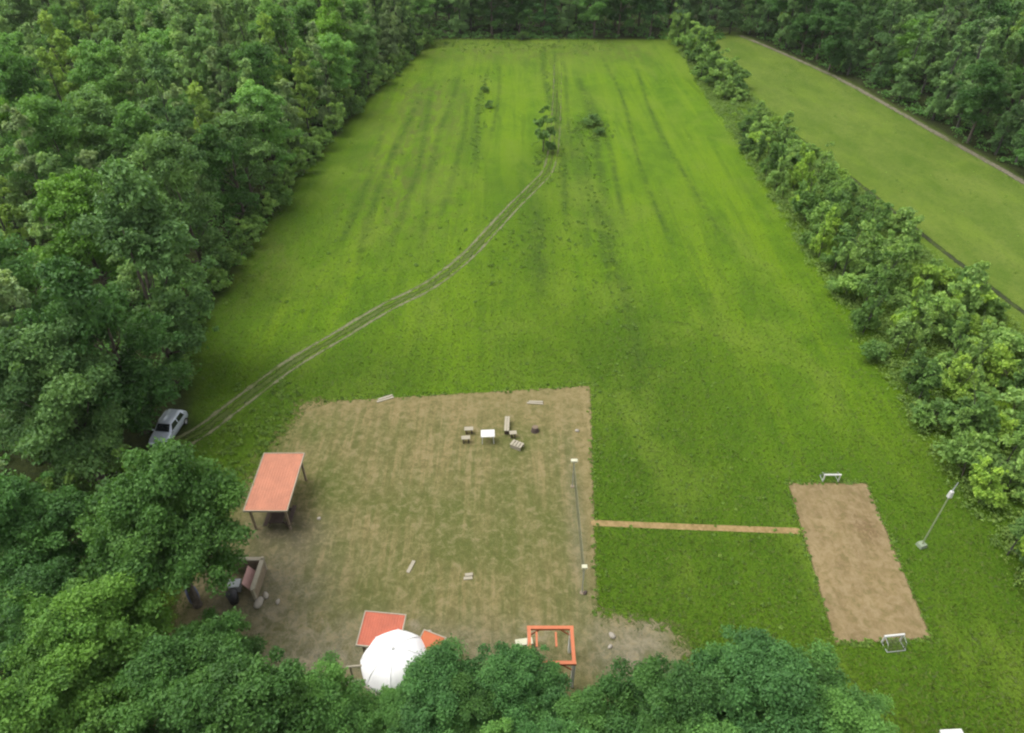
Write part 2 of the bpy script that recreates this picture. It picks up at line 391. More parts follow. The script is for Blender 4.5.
# wheel tracks from the car up the field
TR = [(-24.5, 33.2)] + [at(*q) for q in ((200, 432), (240, 402), (290, 365), (340, 335), (385, 308), (430, 285), (465, 258), (490, 232), (515, 205), (535, 185), (550, 165), (556, 120), (558, 60))]
def smooth_line(pts, n=8):
    out = []
    for i in range(len(pts) - 1):
        p0, p1, p2, p3 = (np.array(pts[max(0, min(len(pts) - 1, i + k))], float) for k in (-1, 0, 1, 2))
        for t in np.arange(n) / n:
            out.append(.5 * (2 * p1 + (p2 - p0) * t + (2 * p0 - 5 * p1 + 4 * p2 - p3) * t * t + (3 * p1 - p0 - 3 * p2 + p3) * t ** 3))
    return np.array(out + [np.array(pts[-1], float)])
def track_mat(name, c1, c2, amt=1.6):
    b = NB(name)
    fine = b.noise(3.5, 4, .7)
    col = b.mix(b.rng(fine, .35, .68), c1, c2)
    col = b.mix(b.rng(b.noise(.8, 4, .6), .5, .65, 0, .75), col, srgb(92, 112, 40))
    al = b.math('ADD', b.attr('edge'), b.math('MULTIPLY', b.math('SUBTRACT', b.noise(.9, 6, .75), .5), amt))
    col = b.mix(1., col, (.55, .55, .55, 1), 'MULTIPLY')
    return b.surf(col, .95, b.bump(fine, .08, .6), alpha=b.rng(al, .4, .6), spec=.1)
def ribbon(name, line, width, z, strength, mat, soft=.2):
    line = np.asarray(line); n = len(line)
    tg = np.gradient(line, axis=0); tg /= np.linalg.norm(tg, axis=1)[:, None]; nr = np.stack([-tg[:, 1], tg[:, 0]], 1)
    us = np.linspace(-1, 1, 9); hw = width / 2 + soft
    co = np.concatenate([np.c_[line + nr * u * hw, np.full(n, z)] for u in us])
    st = strength if hasattr(strength, '__len__') else np.full(n, strength)
    ed = np.concatenate([np.clip(st * (.5 + (width / 2 - abs(u) * hw) / soft * .5), 0, 1) for u in us])
    q = [(k * n + i, k * n + i + 1, (k + 1) * n + i + 1, (k + 1) * n + i) for k in range(8) for i in range(n - 1)]
    me = mesh_np(name, co, np.array(q)[:, ::-1], attrs=dict(edge=ed)); return tag(link(name, me, mat), kind='structure')
ctr = smooth_line(TR); tg = np.gradient(ctr, axis=0); tg /= np.linalg.norm(tg, axis=1)[:, None]; nr = np.stack([-tg[:, 1], tg[:, 0]], 1)
fade = np.interp(ctr[:, 1], [30, 45, 66, 80, 100, 135], [.86, .9, .88, .72, .62, .5])
TM = track_mat('worn_track', srgb(118, 124, 88), srgb(152, 150, 116), 1.25)
ribbon('track', ctr + nr * .62, .36, .006, fade, TM)
ribbon('track', ctr - nr * .62, .34, .007, fade * .9, TM)
ribbon('track', ctr, 1., .0045, fade * .62, track_mat('rank_grass_between_ruts', srgb(80, 104, 44), srgb(112, 124, 66), .9), .3)
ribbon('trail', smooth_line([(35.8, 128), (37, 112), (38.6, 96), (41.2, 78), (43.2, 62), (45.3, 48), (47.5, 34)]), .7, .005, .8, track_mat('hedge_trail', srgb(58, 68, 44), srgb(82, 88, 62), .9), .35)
ribbon('trail', smooth_line([(45.6, 151), (50.3, 136.5), (54.6, 120.4), (58.2, 97), (60.8, 80), (62.9, 60), (64, 40)]), 1.1, .005, .85, track_mat('wood_edge_trail', srgb(112, 106, 88), srgb(156, 150, 130), .8), .4)

# ------------------------------------------------------------------ trees
def leaves(cen, rad, tone, n_per, size, rng_, squash=.8, up=.45, flat=.5):
    """leaf-sized diamonds scattered through clumps; returns verts, quads, attributes"""
    cen = np.asarray(cen, float); rad = np.asarray(rad, float); n_per = np.asarray(n_per, int)
    idx = np.repeat(np.arange(len(cen)), n_per); N = len(idx)
    d = rng_.normal(size=(N, 3)); d /= np.linalg.norm(d, axis=1)[:, None]
    d[:, 2] = np.where(d[:, 2] < -.35, -d[:, 2] * .8, d[:, 2])
    rr = rad[idx] * (rng_.random(N) ** .33) * (1 + .16 * rng_.normal(size=N))
    p = cen[idx] + d * rr[:, None] * np.array([1, 1, squash])
    nrm = d * flat + rng_.normal(size=(N, 3)) * .55 + np.array([0, 0, up]); nrm /= np.linalg.norm(nrm, axis=1)[:, None]
    t = rng_.normal(size=(N, 3)); t -= (t * nrm).sum(1)[:, None] * nrm; t /= np.linalg.norm(t, axis=1)[:, None]
    b = np.cross(nrm, t)
    L = size * (.5 + 1.1 * rng_.random(N) ** 1.5)[:, None]; W = L * .62
    fold = nrm * L * .12
    v = np.stack([p - t * L * .5, p - b * W * .5 + fold, p + t * L * .5, p + b * W * .5 + fold], 1).reshape(-1, 3)
    q = np.arange(4 * N).reshape(-1, 4)
    lf = np.repeat(rng_.random(N), 4); tn = np.repeat(np.clip(np.asarray(tone)[idx] + rng_.normal(size=N) * .1, 0, 1), 4)
    return v, q, dict(leaf=lf, tone=tn)

def crown_mesh(name, seed, H, base, Rm, n_lobes, n_leaf, leaf, shape, mat, skew=0., sub=6):
    g = np.random.default_rng(seed); cen = []; rad = []; tone = []
    Hc = H - base
    off = g.normal(size=2) * skew
    for k in range(n_lobes):
        if shape == 'round':
            zf = g.random() ** .8
            rmax = Rm * (math.sin(math.pi * min(1, (.18 + .78 * zf))) ** .6)
            rl = Rm * (.26 + .22 * g.random())
        elif shape == 'slender':
            zf = g.random() ** .9
            rmax = Rm * (1 - .78 * zf ** 1.5) ** .8 * (.7 + .3 * min(1, zf * 4))
            rl = Rm * (.26 + .2 * g.random()) * (1.05 - .5 * zf)
        else:   # bushy: leaves down to the ground
            zf = g.random()
            rmax = Rm * (1 - zf ** 2 * .8) ** .5
            rl = Rm * (.26 + .2 * g.random())
        a = 2.399963 * k + g.normal() * .5
        rr = max(0, rmax - rl * .6) * (g.random() ** .45)
        z = base + rl * .5 + zf * (Hc - rl * 1.2)
        cen.append((rr * math.cos(a) + off[0] * zf, rr * math.sin(a) + off[1] * zf, z)); rad.append(rl); tone.append(np.clip(.5 + g.normal() * .3, 0, 1))
    big = [(c, r, t) for c, r, t in zip(cen, rad, tone)]
    limbs = list(cen); cen, rad, tone = [], [], []
    for c, r, t in big:
        for _ in range(sub):
            d = g.normal(size=3); d /= np.linalg.norm(d); d[2] = abs(d[2]) * 1.1 - .35 * g.random()
            k = r * (.6 + .75 * g.random() ** 1.6)
            rs = r * (.2 + .36 * g.random())
            cen.append((c[0] + d[0] * k, c[1] + d[1] * k, max(base * .6 + rs, c[2] + d[2] * k * .85))); rad.append(rs); tone.append(np.clip(t + g.normal() * .2, 0, 1))
        cen.append(c); rad.append(r * .55); tone.append(t)
    rad = np.array(rad); npl = np.maximum(14, n_leaf * rad ** 2 / (rad ** 2).sum()).astype(int)
    v, q, at_ = leaves(cen, rad, tone, npl, leaf, g, 1.35 if shape == 'slender' else .85)
    # loose sprays that break the outline
    me = mesh_np(name, v, q, attrs=at_); me.materials.append(mat)
    return me, limbs

def trunk_mesh(name, seed, H, r, cen, mat, fork=.35):
    g = np.random.default_rng(seed + 99); mb = MB()
    lean = g.normal(size=2) * .25; top = H * .82
    spine = [(lean[0] * t * t * 2, lean[1] * t * t * 2, top * t - (.15 if t == 0 else 0)) for t in (0, .02, .25, .5, .75, 1)]
    mb.tube(spine, [r * 1.5, r * 1.1, r * .85, r * .62, r * .38, r * .08], 9)
    ci = g.permutation(len(cen))[:min(11, len(cen))]
    for i in ci:
        c = cen[i]; z0 = max(H * .14, min(top * .92, c[2] * (.5 + .25 * g.random())))
        t = z0 / top; s = (lean[0] * t * t * 2, lean[1] * t * t * 2, z0)
        rr = r * (.95 - .75 * t) * .5
        m = ((s[0] + c[0]) / 2, (s[1] + c[1]) / 2, s[2] + (c[2] - s[2]) * .4)
        mb.tube([s, m, c], [rr, rr * .65, rr * .2], 6)
    me = bpy.data.meshes.new(name); me.from_pydata(mb.v, [], mb.f); me.update(); me.materials.append(mat)
    me.polygons.foreach_set('use_smooth', [True] * len(me.polygons))
    return me

LEAF = leaf_mat('broad_leaves', (.092, .222, .052))
LEAF_S = leaf_mat('aspen_leaves', (.145, .275, .095))
LEAF_Y = leaf_mat('sapling_leaves', (.17, .31, .075))
def bark_mat(name, c1, c2):
    b = NB(name); v = b.P(9, 9, 2.2, obj=True); n = b.noise(1.5, 5, .7, v)
    return b.surf(b.mix(b.rng(n, .35, .65), c1, c2), .9, b.bump(n, .03, .8), spec=.15)
BARK = bark_mat('grey_brown_bark', (.05, .04, .03, 1), (.16, .135, .11, 1))
BARK_P = bark_mat('pale_bark', (.04, .04, .034, 1), (.11, .105, .09, 1))

PROTO = {}
def make_proto(key, n, H, base, Rm, lobes, nleaf, leaf, shape, lm, bm, r, seed):
    PROTO[key] = []
    for i in range(n):
        g = random.Random(seed + i)
        h = H * g.uniform(.92, 1.08); rm = Rm * g.uniform(.9, 1.1)
        cm, cen = crown_mesh('crown', seed + i * 13, h, base, rm, lobes, nleaf, leaf, shape, lm, skew=.25 * rm)
        PROTO[key].append((cm, trunk_mesh('trunk', seed + i * 13, h, r, cen, bm)))
make_proto('round', 6, 12, .8, 3.5, 30, 26000, .23, 'round', LEAF, BARK, .2, 100)
make_proto('slender', 7, 13.5, .4, 2.25, 38, 26000, .2, 'slender', LEAF_S, BARK_P, .15, 300)
make_proto('near', 5, 9.5, 1.8, 3.9, 30, 85000, .17, 'round', LEAF, BARK, .22, 500)
make_proto('young', 6, 4.0, .15, 1.45, 14, 4200, .2, 'slender', LEAF_Y, BARK_P, .05, 700)
make_proto('bush', 6, 2.2, .1, 1.5, 12, 3600, .18, 'bushy', LEAF_Y, BARK, .04, 800)

def place_tree(key, x, y, s=1., sz=1., tint=(1, 1, 1), name=None, label='', cat='tree', group=None, var=None, rz=None):
    var = random.randrange(len(PROTO[key])) if var is None else var
    cm, tm = PROTO[key][var]
    r = empty(name, (x, y, 0), random.uniform(0, 6.28) if rz is None else rz); r.scale = (s, s, s * sz)
    for nm, me in (('trunk', tm), ('crown', cm)):
        o = bpy.data.objects.new(nm, me); COL.objects.link(o); o.parent = r
        o.color = (*tint, 1) if nm == 'crown' else (1, 1, 1, 1)
    return tag(r, label, cat, group)
TONE = {'dark': (.66, .72, .74), 'mid': (1, 1, 1), 'pale': (1.3, 1.22, 1.35), 'yellow': (1.32, 1.22, .8), 'full': (.86, .86, .8), 'lime': (1.12, 1.05, .8), 'deep': (.66, .70, .66), 'grey': (1.2, 1.03, 1.4), 'bluish': (.76, .84, 1.0)}
TWORD = {'dark': 'dark green', 'mid': 'mid green', 'pale': 'pale green', 'yellow': 'yellow green', 'full': 'full green', 'lime': 'lime green', 'deep': 'deep green', 'grey': 'grey green', 'bluish': 'bluish dark green'}
U_ = 'first second third fourth fifth sixth seventh eighth ninth'.split()
ORD = U_ + 'tenth eleventh twelfth thirteenth fourteenth fifteenth sixteenth seventeenth eighteenth nineteenth'.split()
for tens in 'twent thirt fort fift sixt sevent eight ninet'.split(): ORD += [tens + 'ieth'] + [f'{tens}y-{u}' for u in U_]
USED = set()
def label_by(refs, x, y, make):
    """the label made from the nearest named neighbour that no other thing has yet"""
    for n, rx, ry in sorted(refs, key=lambda q: math.hypot(q[1] - x, q[2] - y))[:14]:
        lab = make(n)
        if lab not in USED: break
    USED.add(lab); return lab
FORM = {'round': ('broadleaf_tree', 'rounded'), 'slender': ('slender_tree', 'slender')}
TAKEN = []
def jit_tint(t, g): return tuple(c * v for c, v in zip(TONE[t], (g.uniform(.88, 1.12),) * 3))
def along(line, d0):
    line = np.asarray(line, float); seg = np.linalg.norm(np.diff(line, axis=0), axis=1); cum = np.r_[0, np.cumsum(seg)]
    return np.array([np.interp(d0, cum, line[:, 0]), np.interp(d0, cum, line[:, 1])]), cum[-1]
g = random.Random(21)

# hand-placed trees of the left wood and the foreground, by crown centre in the photograph
def crown_at(px, py, zc): return at(px, py, zc)
HAND = [  # key, var, px, py, crown-centre height, scale, stretch, tone, label
    ('near', 0, 162, 530, 6.4, .95, 1.1, 'full', 'large rounded green tree standing between the silver car and the orange roofed shelter'),
    ('near', 3, 196, 632, 5.2, .6, 1., 'deep', 'deep green tree in the shade just below the large tree beside the shelter'),
  ('near', 1, 88, 622, 6.0, .80, 1., 'lime', 'yellow green leafy tree just left below the big tree beside the shelter'),
    ('near', 2, 62, 712, 6.0, .80, 1., 'lime', 'bright yellow green tree cut by the bottom left corner of the photo'),
    ('near', 3, 250, 738, 5.2, .9, .95, 'deep', 'broad fresh green tree at the bottom edge, left of the white canopy'),
    ('near', 4, 178, 716, 5.2, .8, .95, 'deep', 'green tree at the bottom edge next right of the bright yellow green tree'),
    ('near', 1, 318, 722, 3.3, .58, .95, 'mid', 'green tree at the bottom edge directly below the white canopy'),
    ('near', 0, 447, 702, 3.4, .6, .9, 'bluish', 'dark tree hiding the lower right half of the white canopy'),
    ('near', 2, 528, 692, 3.3, .6, .9, 'bluish', 'dark bluish tree overlapping the lower left of the orange pergola'),
    ('near', 3, 588, 716, 5.0, .52, .9, 'mid', 'small green tree at the bottom edge below the orange pergola'),
    ('near', 4, 652, 712, 5.0, .72, .92, 'dark', 'dark green tree at the bottom edge right of the bare sandy patch'),
    ('near', 0, 752, 690, 5.0, .74, .95, 'bluish', 'dark leafy tree between the sand court and the bottom edge, left of the near goal'),
    ('near', 1, 836, 716, 4.6, .66, .9, 'mid', 'green tree at the bottom edge below the near goal of the sand court'),
    ('near', 3, 738, 748, 5.0, .7, .92, 'mid', 'green tree at the bottom edge in front of the dark tree near the sand court'),
    ('near', 2, 28, 520, 6.2, .86, 1.05, 'dark', 'dark green tree at the left edge beside the large tree near the car'),
    ('near', 4, 20, 622, 5.5, .74, 1., 'dark', 'dark green tree at the left edge behind the yellow green tree'),
    ('near', 3, 60, 400, 7.2, 1.12, 1.15, 'grey', 'huge grey green tree at the left edge level with the silver car'),
    ('near', 3, 618, 748, 5.0, .6, .9, 'dark', 'dark green tree on the bottom edge between the pergola and the dark tree right'),
  ('near', 1, 556, 738, 5.0, .55, .9, 'bluish', 'bluish tree on the bottom edge just below the lower right corner of the pergola'),
  ('near', 2, 700, 728, 5.0, .68, .9, 'mid', 'fresh green tree on the bottom edge between two dark trees, right of the sandy patch'),
  ('near', 4, 480, 748, 5.0, .6, .9, 'mid', 'fresh green tree on the bottom edge right of the dark tree below the canopy'),
  ('near', 0, 392, 716, 2.6, .42, .9, 'mid', 'small green tree on the bottom edge just below the climbing frame'),
  ('near', 2, 470, 708, 5.0, .55, .9, 'deep', 'deep green tree between the canopy and the pergola at the bottom'),
  ('near', 3, 800, 700, 4.8, .66, .95, 'deep', 'deep green tree just below the lower left corner of the sand court'),
  ('round', 1, 148, 300, 7.5, 1.22, 1.1, 'grey', 'big pale grey green tree up the field edge from the silver car'),
    ('round', 3, 112, 352, 7., 1.05, 1.05, 'dark', 'dark rounded tree directly behind the silver car'),
    ('slender', 0, 180, 170, 8., 1.25, 1.1, 'dark', 'tall dark tree rising above the left field edge halfway up'),
    ('round', 2, 85, 235, 7., 1.1, 1., 'yellow', 'yellow green rounded tree inside the left wood, left of the tall dark tree'),
    ('round', 4, 22, 318, 7., 1.05, 1., 'mid', 'rounded green tree at the left border above the huge grey green tree'),
]
for key, var, px, py, zc, s, sz, tone, lab in HAND:
    x, y = crown_at(px, py, zc)
    nm = 'broadleaf_tree' if key != 'slender' else 'slender_tree'
    place_tree(key, x, y, s, sz, jit_tint(tone, g), nm, lab, 'tree', 'trees in the foreground' if py > 590 else 'trees of the left wood', var)
    TAKEN.append((x, y, (4.0 if key == 'near' else 3.6) * s * .8))
def free(x, y, r, k=.75):
    return all(math.hypot(x - a, y - b) > (r + c) * k for a, b, c in TAKEN)

# left wood: rows that follow the field edge
cnt_edge = 0; EDGE = []
def seen(x, y, h=12, mg=45):
    for z in (h, h * .6):
        p = pix(x, y, z)
        if p and -mg < p[0] < 1024 + mg and -25 < p[1] < 733 + mg * .6: return True
    return False
LW = [(-26.6, 20)] + [(p[0], p[1]) for p in FIELD_L[2:]] + [(-14, 158)]
row_d = [2.6, 7.6, 12.8, 18.2, 23.8, 29.6, 35.6, 41.8, 48.2, 54.8, 61.6, 68.6, 75.8, 83.2, 91]
for ri, dd in enumerate(row_d):
    _, L = along(LW, 0); step = 4.0 if ri == 0 else 4.9 + .12 * ri
    t = g.uniform(0, step)
    k = 0
    while t < L:
        p, _ = along(LW, t); p2, _ = along(LW, min(L, t + 1)); p1, _ = along(LW, max(0, t - 1)); d = p2 - p1; d /= np.linalg.norm(d)
        x = p[0] - d[1] * dd + g.uniform(-1.3, 1.3) * min(1, .35 + ri * .4); y = p[1] + d[0] * dd + g.uniform(-1.5, 1.5)
        t += step * g.uniform(.85, 1.2)
        key = 'slender' if g.random() < .72 else 'round'
        s = g.uniform(.72, .98) if ri == 0 else g.uniform(.85, 1.2)
        r = 1.9 if key == 'slender' else 2.9
        if y > 172 or y < 14 or not seen(x, y) or not free(x, y, r * s, .72): continue
        if math.hypot(x + 24.5, y - 36.5) < 4.2: continue
        if x > np.interp(y, [q[1] for q in FIELD_L], [q[0] for q in FIELD_L]) - 1.4 and y < FAR_Y: continue
        tone = g.choice(['dark', 'mid', 'pale', 'grey', 'pale', 'grey', 'yellow' if dd < 40 else 'mid'])
        nm, fw = FORM[key]
        if ri == 0:
            cnt_edge += 1
            EDGE.append((ORD[cnt_edge - 1], x, y))
            lab = f'{TWORD[tone]} {fw} tree on left field edge, {ORD[cnt_edge - 1]} up from the silver car'
            gr = 'trees along the left field edge'
        else:
            lab = label_by(EDGE, x, y, lambda n: f'{TWORD[tone]} {fw} tree in left wood, {ORD[ri]} row in behind the {n} edge tree')
            gr = 'trees inside the left wood'
        place_tree(key, x, y, s, g.uniform(.9, 1.12), tuple(c * q for c, q in zip(jit_tint(tone, g), (1.25, 1.18, 1.12))), nm, lab, 'tree', gr)
        TAKEN.append((x, y, r * s))

# low bushes fringing the left field edge
_, L = along(LW, 0); t = 8.; k = 0
while t < L - 16:
    p, _ = along(LW, t); p2, _ = along(LW, t + 1); d = p2 - p; d /= np.linalg.norm(d); t += g.uniform(1.9, 3.0); dd = g.uniform(.2, 1.7)
    x, y = p[0] - d[1] * dd, p[1] + d[0] * dd
    if math.hypot(x + 24.5, y - 36.5) < 4.6: continue
    tone = g.choice(['dark', 'mid', 'mid', 'pale']); k += 1
    place_tree('young' if g.random() < .35 else 'bush', x, y, g.uniform(.7, 1.25), g.uniform(.9, 1.3), jit_tint(tone, g), 'bush', f'{TWORD[tone]} bush fringing the left field edge, {ORD[k - 1]} up from the silver car', 'bush', 'bushes fringing the left field edge')

# wood across the far end
cnt = 0; EDGE = []
for ri, yy in enumerate((151, 157, 163.5, 171)):
    x = -22 - ri * 3 + g.uniform(0, 2)
    while x < 52 + ri * 6:
        y = yy + g.uniform(-1.5, 1.5) + (max(0, x - 30) * .35 if x > 30 else 0)
        x += g.uniform(4.2, 6.4)
        if not seen(x, y, 12): continue
        key = 'round' if g.random() < .6 else 'slender'
        s = g.uniform(.8, 1.15); nm, fw = FORM[key]
        if not free(x, y, 2.6 * s, .7): continue
        tone = g.choice(['dark', 'dark', 'mid', 'bluish']) if ri == 0 else g.choice(['dark', 'mid', 'mid', 'grey'])
        if ri == 0:
            cnt += 1
            EDGE.append((ORD[cnt - 1], x, y))
            lab = f'{TWORD[tone]} {fw} tree at the field end, {ORD[cnt - 1]} from the left corner'
            gr = 'front row of the far wood'
        else:
            lab = label_by(EDGE, x, y, lambda n: f'{TWORD[tone]} {fw} tree in far wood, {ORD[ri]} row back behind the {n} front tree')
            gr = 'trees inside the far wood'
        place_tree(key, x, y, s, g.uniform(.9, 1.1), jit_tint(tone, g), nm, lab, 'tree', gr)
        TAKEN.append((x, y, 2.6 * s))

# right wood beyond the olive field
cnt = 0; EDGE = []
for ri, dd in enumerate((2.4, 7.4, 12.8, 18.4, 24.2, 30.4, 37, 44, 51.5)):
    _, L = along(RWOOD, 0); step = 4.3 if ri == 0 else 5.4 + .15 * ri; t = g.uniform(0, 2) if ri == 0 else g.uniform(-14, 0)
    while t < L:
        tt = max(t, 0)
        p, _ = along(RWOOD, tt); p2, _ = along(RWOOD, min(L, tt + 1)); p1, _ = along(RWOOD, max(0, tt - 1)); d = p2 - p1; d /= np.linalg.norm(d)
        x = p[0] - d[1] * dd + (d[0] * t if t < 0 else 0) + g.uniform(-1.2, 1.2); y = p[1] + d[0] * dd + (d[1] * t if t < 0 else 0) + g.uniform(-1.4, 1.4)
        t += step * g.uniform(.85, 1.2)
        key = 'slender' if g.random() < .5 else 'round'
        s = g.uniform(.85, 1.1) if ri == 0 else g.uniform(.9, 1.2)
        r = 1.9 if key == 'slender' else 2.9
        if y > 172 or not seen(x, y) or not free(x, y, r * s, .72): continue
        tone = g.choice(['dark', 'mid', 'mid', 'dark']) if ri == 0 else g.choice(['mid', 'mid', 'pale', 'grey', 'dark', 'yellow'])
        nm, fw = FORM[key]
        if ri == 0:
            cnt += 1
            EDGE.append((ORD[cnt - 1], x, y))
            lab = f'{TWORD[tone]} {fw} tree edging right wood, {ORD[cnt - 1]} down from the far corner'; gr = 'trees along the right wood edge'
        else:
            lab = label_by(EDGE, x, y, lambda n: f'{TWORD[tone]} {fw} tree in right wood, {ORD[ri]} row in behind the {n} edge tree')
            gr = 'trees inside the right wood'
        place_tree(key, x, y, s, g.uniform(.9, 1.1), jit_tint(tone, g), nm, lab, 'tree', gr)
        TAKEN.append((x, y, r * s))

# overgrown hedge strip of young trees and bushes between the two fields
HT = []
cnt = {}
y = 15.5
hl = lambda y: np.interp(y, [p[1] for p in HEDGE_L], [p[0] for p in HEDGE_L])
hr = lambda y: np.interp(y, [p[1] for p in HEDGE_R], [p[0] for p in HEDGE_R])
while y < 146:
    x0, x1 = hl(y) + .2, hr(y) - (1.5 if y < 80 else .6)
    if 96 < y < 109: x0, x1 = x0 + 2, x0 + 3.0
    if y > 109: x1 = min(x1, x0 + 6.5)
    n = max(1, int((x1 - x0) / 2.25))
    for k in range(n):
        x = x0 + (x1 - x0) * (k + .5) / n + g.uniform(-.9, .9); yy = y + g.uniform(-1.3, 1.3)
        if g.random() < (.06 if y < 96 else 0) or not seen(x, yy, 3, 130): continue
        big = g.random() < .72
        key = 'young' if big else 'bush'
        s = g.uniform(.75, 1.3) * (1.1 if y < 70 else .95)
        edge = 'left' if k == 0 else 'right' if k == n - 1 else 'mid'
        tone = g.choice(['dark', 'mid', 'pale', 'pale', 'yellow', 'mid', 'dark'])
        if y > 109: s *= 1.4
        if 96 < y < 109: key, s = 'bush', s * .4
        if edge == 'right': key, s = 'bush', s * .85
        HT.append((key, x, yy, s, edge, tone))
    y += 2.35
HT.sort(key=lambda h: (h[4] != 'left', h[2])); HREF = []
for key, x, y, s, edge, tone in HT:
    nm = 'young_tree' if key == 'young' else 'bush'; w_ = 'young tree' if key == 'young' else 'bush'
    zone = 'level with the sand court' if y < 34 else 'level with the mown yard' if y < 46 else 'halfway up the field' if y < 85 else 'near its gap' if y < 110 else 'at its far end'
    if edge == 'left':
        c = cnt[nm] = cnt.get(nm, 0) + 1
        HREF.append((f'{ORD[c - 1]} left-side {w_}', x, y))
        lab = f'{TWORD[tone]} {w_} left side of hedge strip, {ORD[c - 1]} up from bottom'
        gr = f'{w_}s along the left side of the hedge strip'.replace('bushs', 'bushes')
    else:
        side = 'right' if edge == 'right' else 'mid'
        lab = label_by(HREF, x, y, lambda n: f'{TWORD[tone]} {w_} in {side} hedge, level with the {n}')
        gr = f'{w_}s inside the hedge strip'.replace('bushs', 'bushes')
    place_tree(key, x, y, s * (.88 if key == 'young' else 1), g.uniform(1.05, 1.4) if key == 'young' else g.uniform(.85, 1.2), jit_tint(tone, g), nm, lab, 'tree' if key == 'young' else 'bush', gr)

# lone tree and bushes in the field
x, y = at(543, 152); place_tree('young', x, y, 1.35, 1., TONE['dark'], 'young_tree', 'lone small dark tree standing in the middle of the green field', 'tree', var=1)
for (px, py, s, lab) in ((590, 126, .95, 'low dark bush right of the lone tree in the green field'), (600, 134, .6, 'small low bush below the dark bush beside the lone tree'),
                         (486, 108, .55, 'small weedy bush left of the lone tree up the field'), (485, 92, .5, 'small weedy bush farther up the field, left of the mowing lines'),
                         (523, 40, .9, 'pale green bush in front of the far wood, above the lone tree')):
    x, y = at(px, py); place_tree('bush', x, y, s * 1.1, .75, TONE['bluish' if py > 600 else 'dark'], 'bush', lab, 'bush')

# far-off wood, one mass
def far_wood():
    g2 = np.random.default_rng(5); cen = []; rad = []; tone = []
    for x in np.arange(-230, 235, 6.0):
        for y in np.arange(176, 268, 8.0):
            if abs(x) > 60 + .9 * (y - 100): continue
            h = g2.uniform(9.5, 13.5); xx = x + g2.uniform(-2, 2); yy = y + g2.uniform(-2.5, 2.5); tn = np.clip(.5 + g2.normal() * .25, 0, 1)
            for k in range(4):
                cen.append((xx + g2.uniform(-1.8, 1.8), yy + g2.uniform(-1.8, 1.8), h * (1 - .2 * k) - 1.8)); rad.append(2.1 + .3 * k); tone.append(tn)
    v, q, a = leaves(cen, rad, tone, np.full(len(cen), 85), .75, g2, 1.1)
    tag(link('far_wood', mesh_np('far_wood', v, q, attrs=a), LEAF), 'dense far wood closing the view behind the field', 'wood', kind='stuff')
far_wood()

# undergrowth on the wood floor and weeds in the fields
def ground_leaves(name, pts, rad, n, size, mat, label, cat, tone=None, z=.25, sq=.6):
    g2 = np.random.default_rng(len(pts)); pts = np.asarray(pts)
    cen = np.c_[pts, np.full(len(pts), z) * np.asarray(rad)]
    tn = np.clip(.5 + g2.normal(size=len(pts)) * .25, 0, 1) if tone is None else tone
    v, q, a = leaves(cen, rad, tn, np.full(len(pts), n), size, g2, sq, up=.6)
    v[:, 2] = np.maximum(v[:, 2], .01)
    o = tag(link(name, mesh_np(name, v, q, attrs=a), mat), label, cat, kind='stuff'); return o
P = np.c_[R.uniform(-95, 75, 60000), R.uniform(6, 172, 60000)]
wl = np.interp(P[:, 1], [p[1] for p in FIELD_L], [p[0] for p in FIELD_L]); wr = np.interp(P[:, 1], [0, 30, 60, 79.8, 96.9, 120.6, 152, 158], [66, 65, 63.5, 61.3, 58.8, 55.2, 46.1, 44])
m = ((wl - P[:, 0] > .4) & (wl - P[:, 0] < 45)) | ((P[:, 0] - wr > 1.2) & (P[:, 0] - wr < 16)) | ((P[:, 1] > FAR_Y + .6) & (abs(P[:, 0]) < 42)) | ((P[:, 1] < 13.6 + 1.6 * np.sin(P[:, 0] * .5)) & (P[:, 0] < 15) & (P[:, 0] > -27))
m &= ~((abs(P[:, 0] + 24.5) < 2.6) & (abs(P[:, 1] - 36.6) < 3.6))
P = P[m][:7000]
ground_leaves('undergrowth', P, R.uniform(.4, 1.0, len(P)), 26, .3, LEAF, 'dark leafy undergrowth covering the wood floor beneath the trees', 'undergrowth')
# hedge strip ground cover
n = 7500; ys = R.uniform(14, 140, n); f = R.random(n); xs = hl(ys) + .2 + f * (hr(ys) - hl(ys) - .6)
ok = ~((ys > 97) & (R.random(n) < .5))
ground_leaves('hedge_weeds', np.c_[xs, ys][ok], R.uniform(.3, .95, ok.sum()), 30, .17, leaf_mat('hedge_weed_leaves', (.135, .23, .05)), 'tangled tall weeds filling the hedge strip between the fields', 'weeds')
# rough grass and weed tufts in the field
pts = []; rd = []
def scatter(n, fx, fy, r0, r1):
    for _ in range(n):
        pts.append((fx(), fy())); rd.append(g.uniform(r0, r1))
scatter(110, lambda: g.gauss(9.6, .8), lambda: g.uniform(42, 100), .1, .32)
scatter(70, lambda: g.gauss(6.0, .5), lambda: g.uniform(70, 140), .12, .4)
scatter(70, lambda: g.gauss(-4.5, .6), lambda: g.uniform(85, 125), .12, .4)
scatter(90, lambda: g.gauss(-12, 6), lambda: g.uniform(50, 130), .1, .32)
scatter(70, lambda: g.uniform(-24, 28), lambda: g.uniform(40, 145), .05, .14)
scatter(160, lambda: g.gauss(11, 1.3), lambda: g.gauss(98, 3), .15, .5)
scatter(120, lambda: g.gauss(4.5, 1.0), lambda: g.gauss(86, 4), .12, .4)
scatter(120, lambda: g.gauss(2, 5), lambda: g.gauss(63, 5), .12, .34)
scatter(240, lambda: g.uniform(-20, 20), lambda: g.gauss(143, 2.5), .15, .55)
scatter(150, lambda: g.uniform(6, 17), lambda: g.uniform(18, 45), .05, .15)
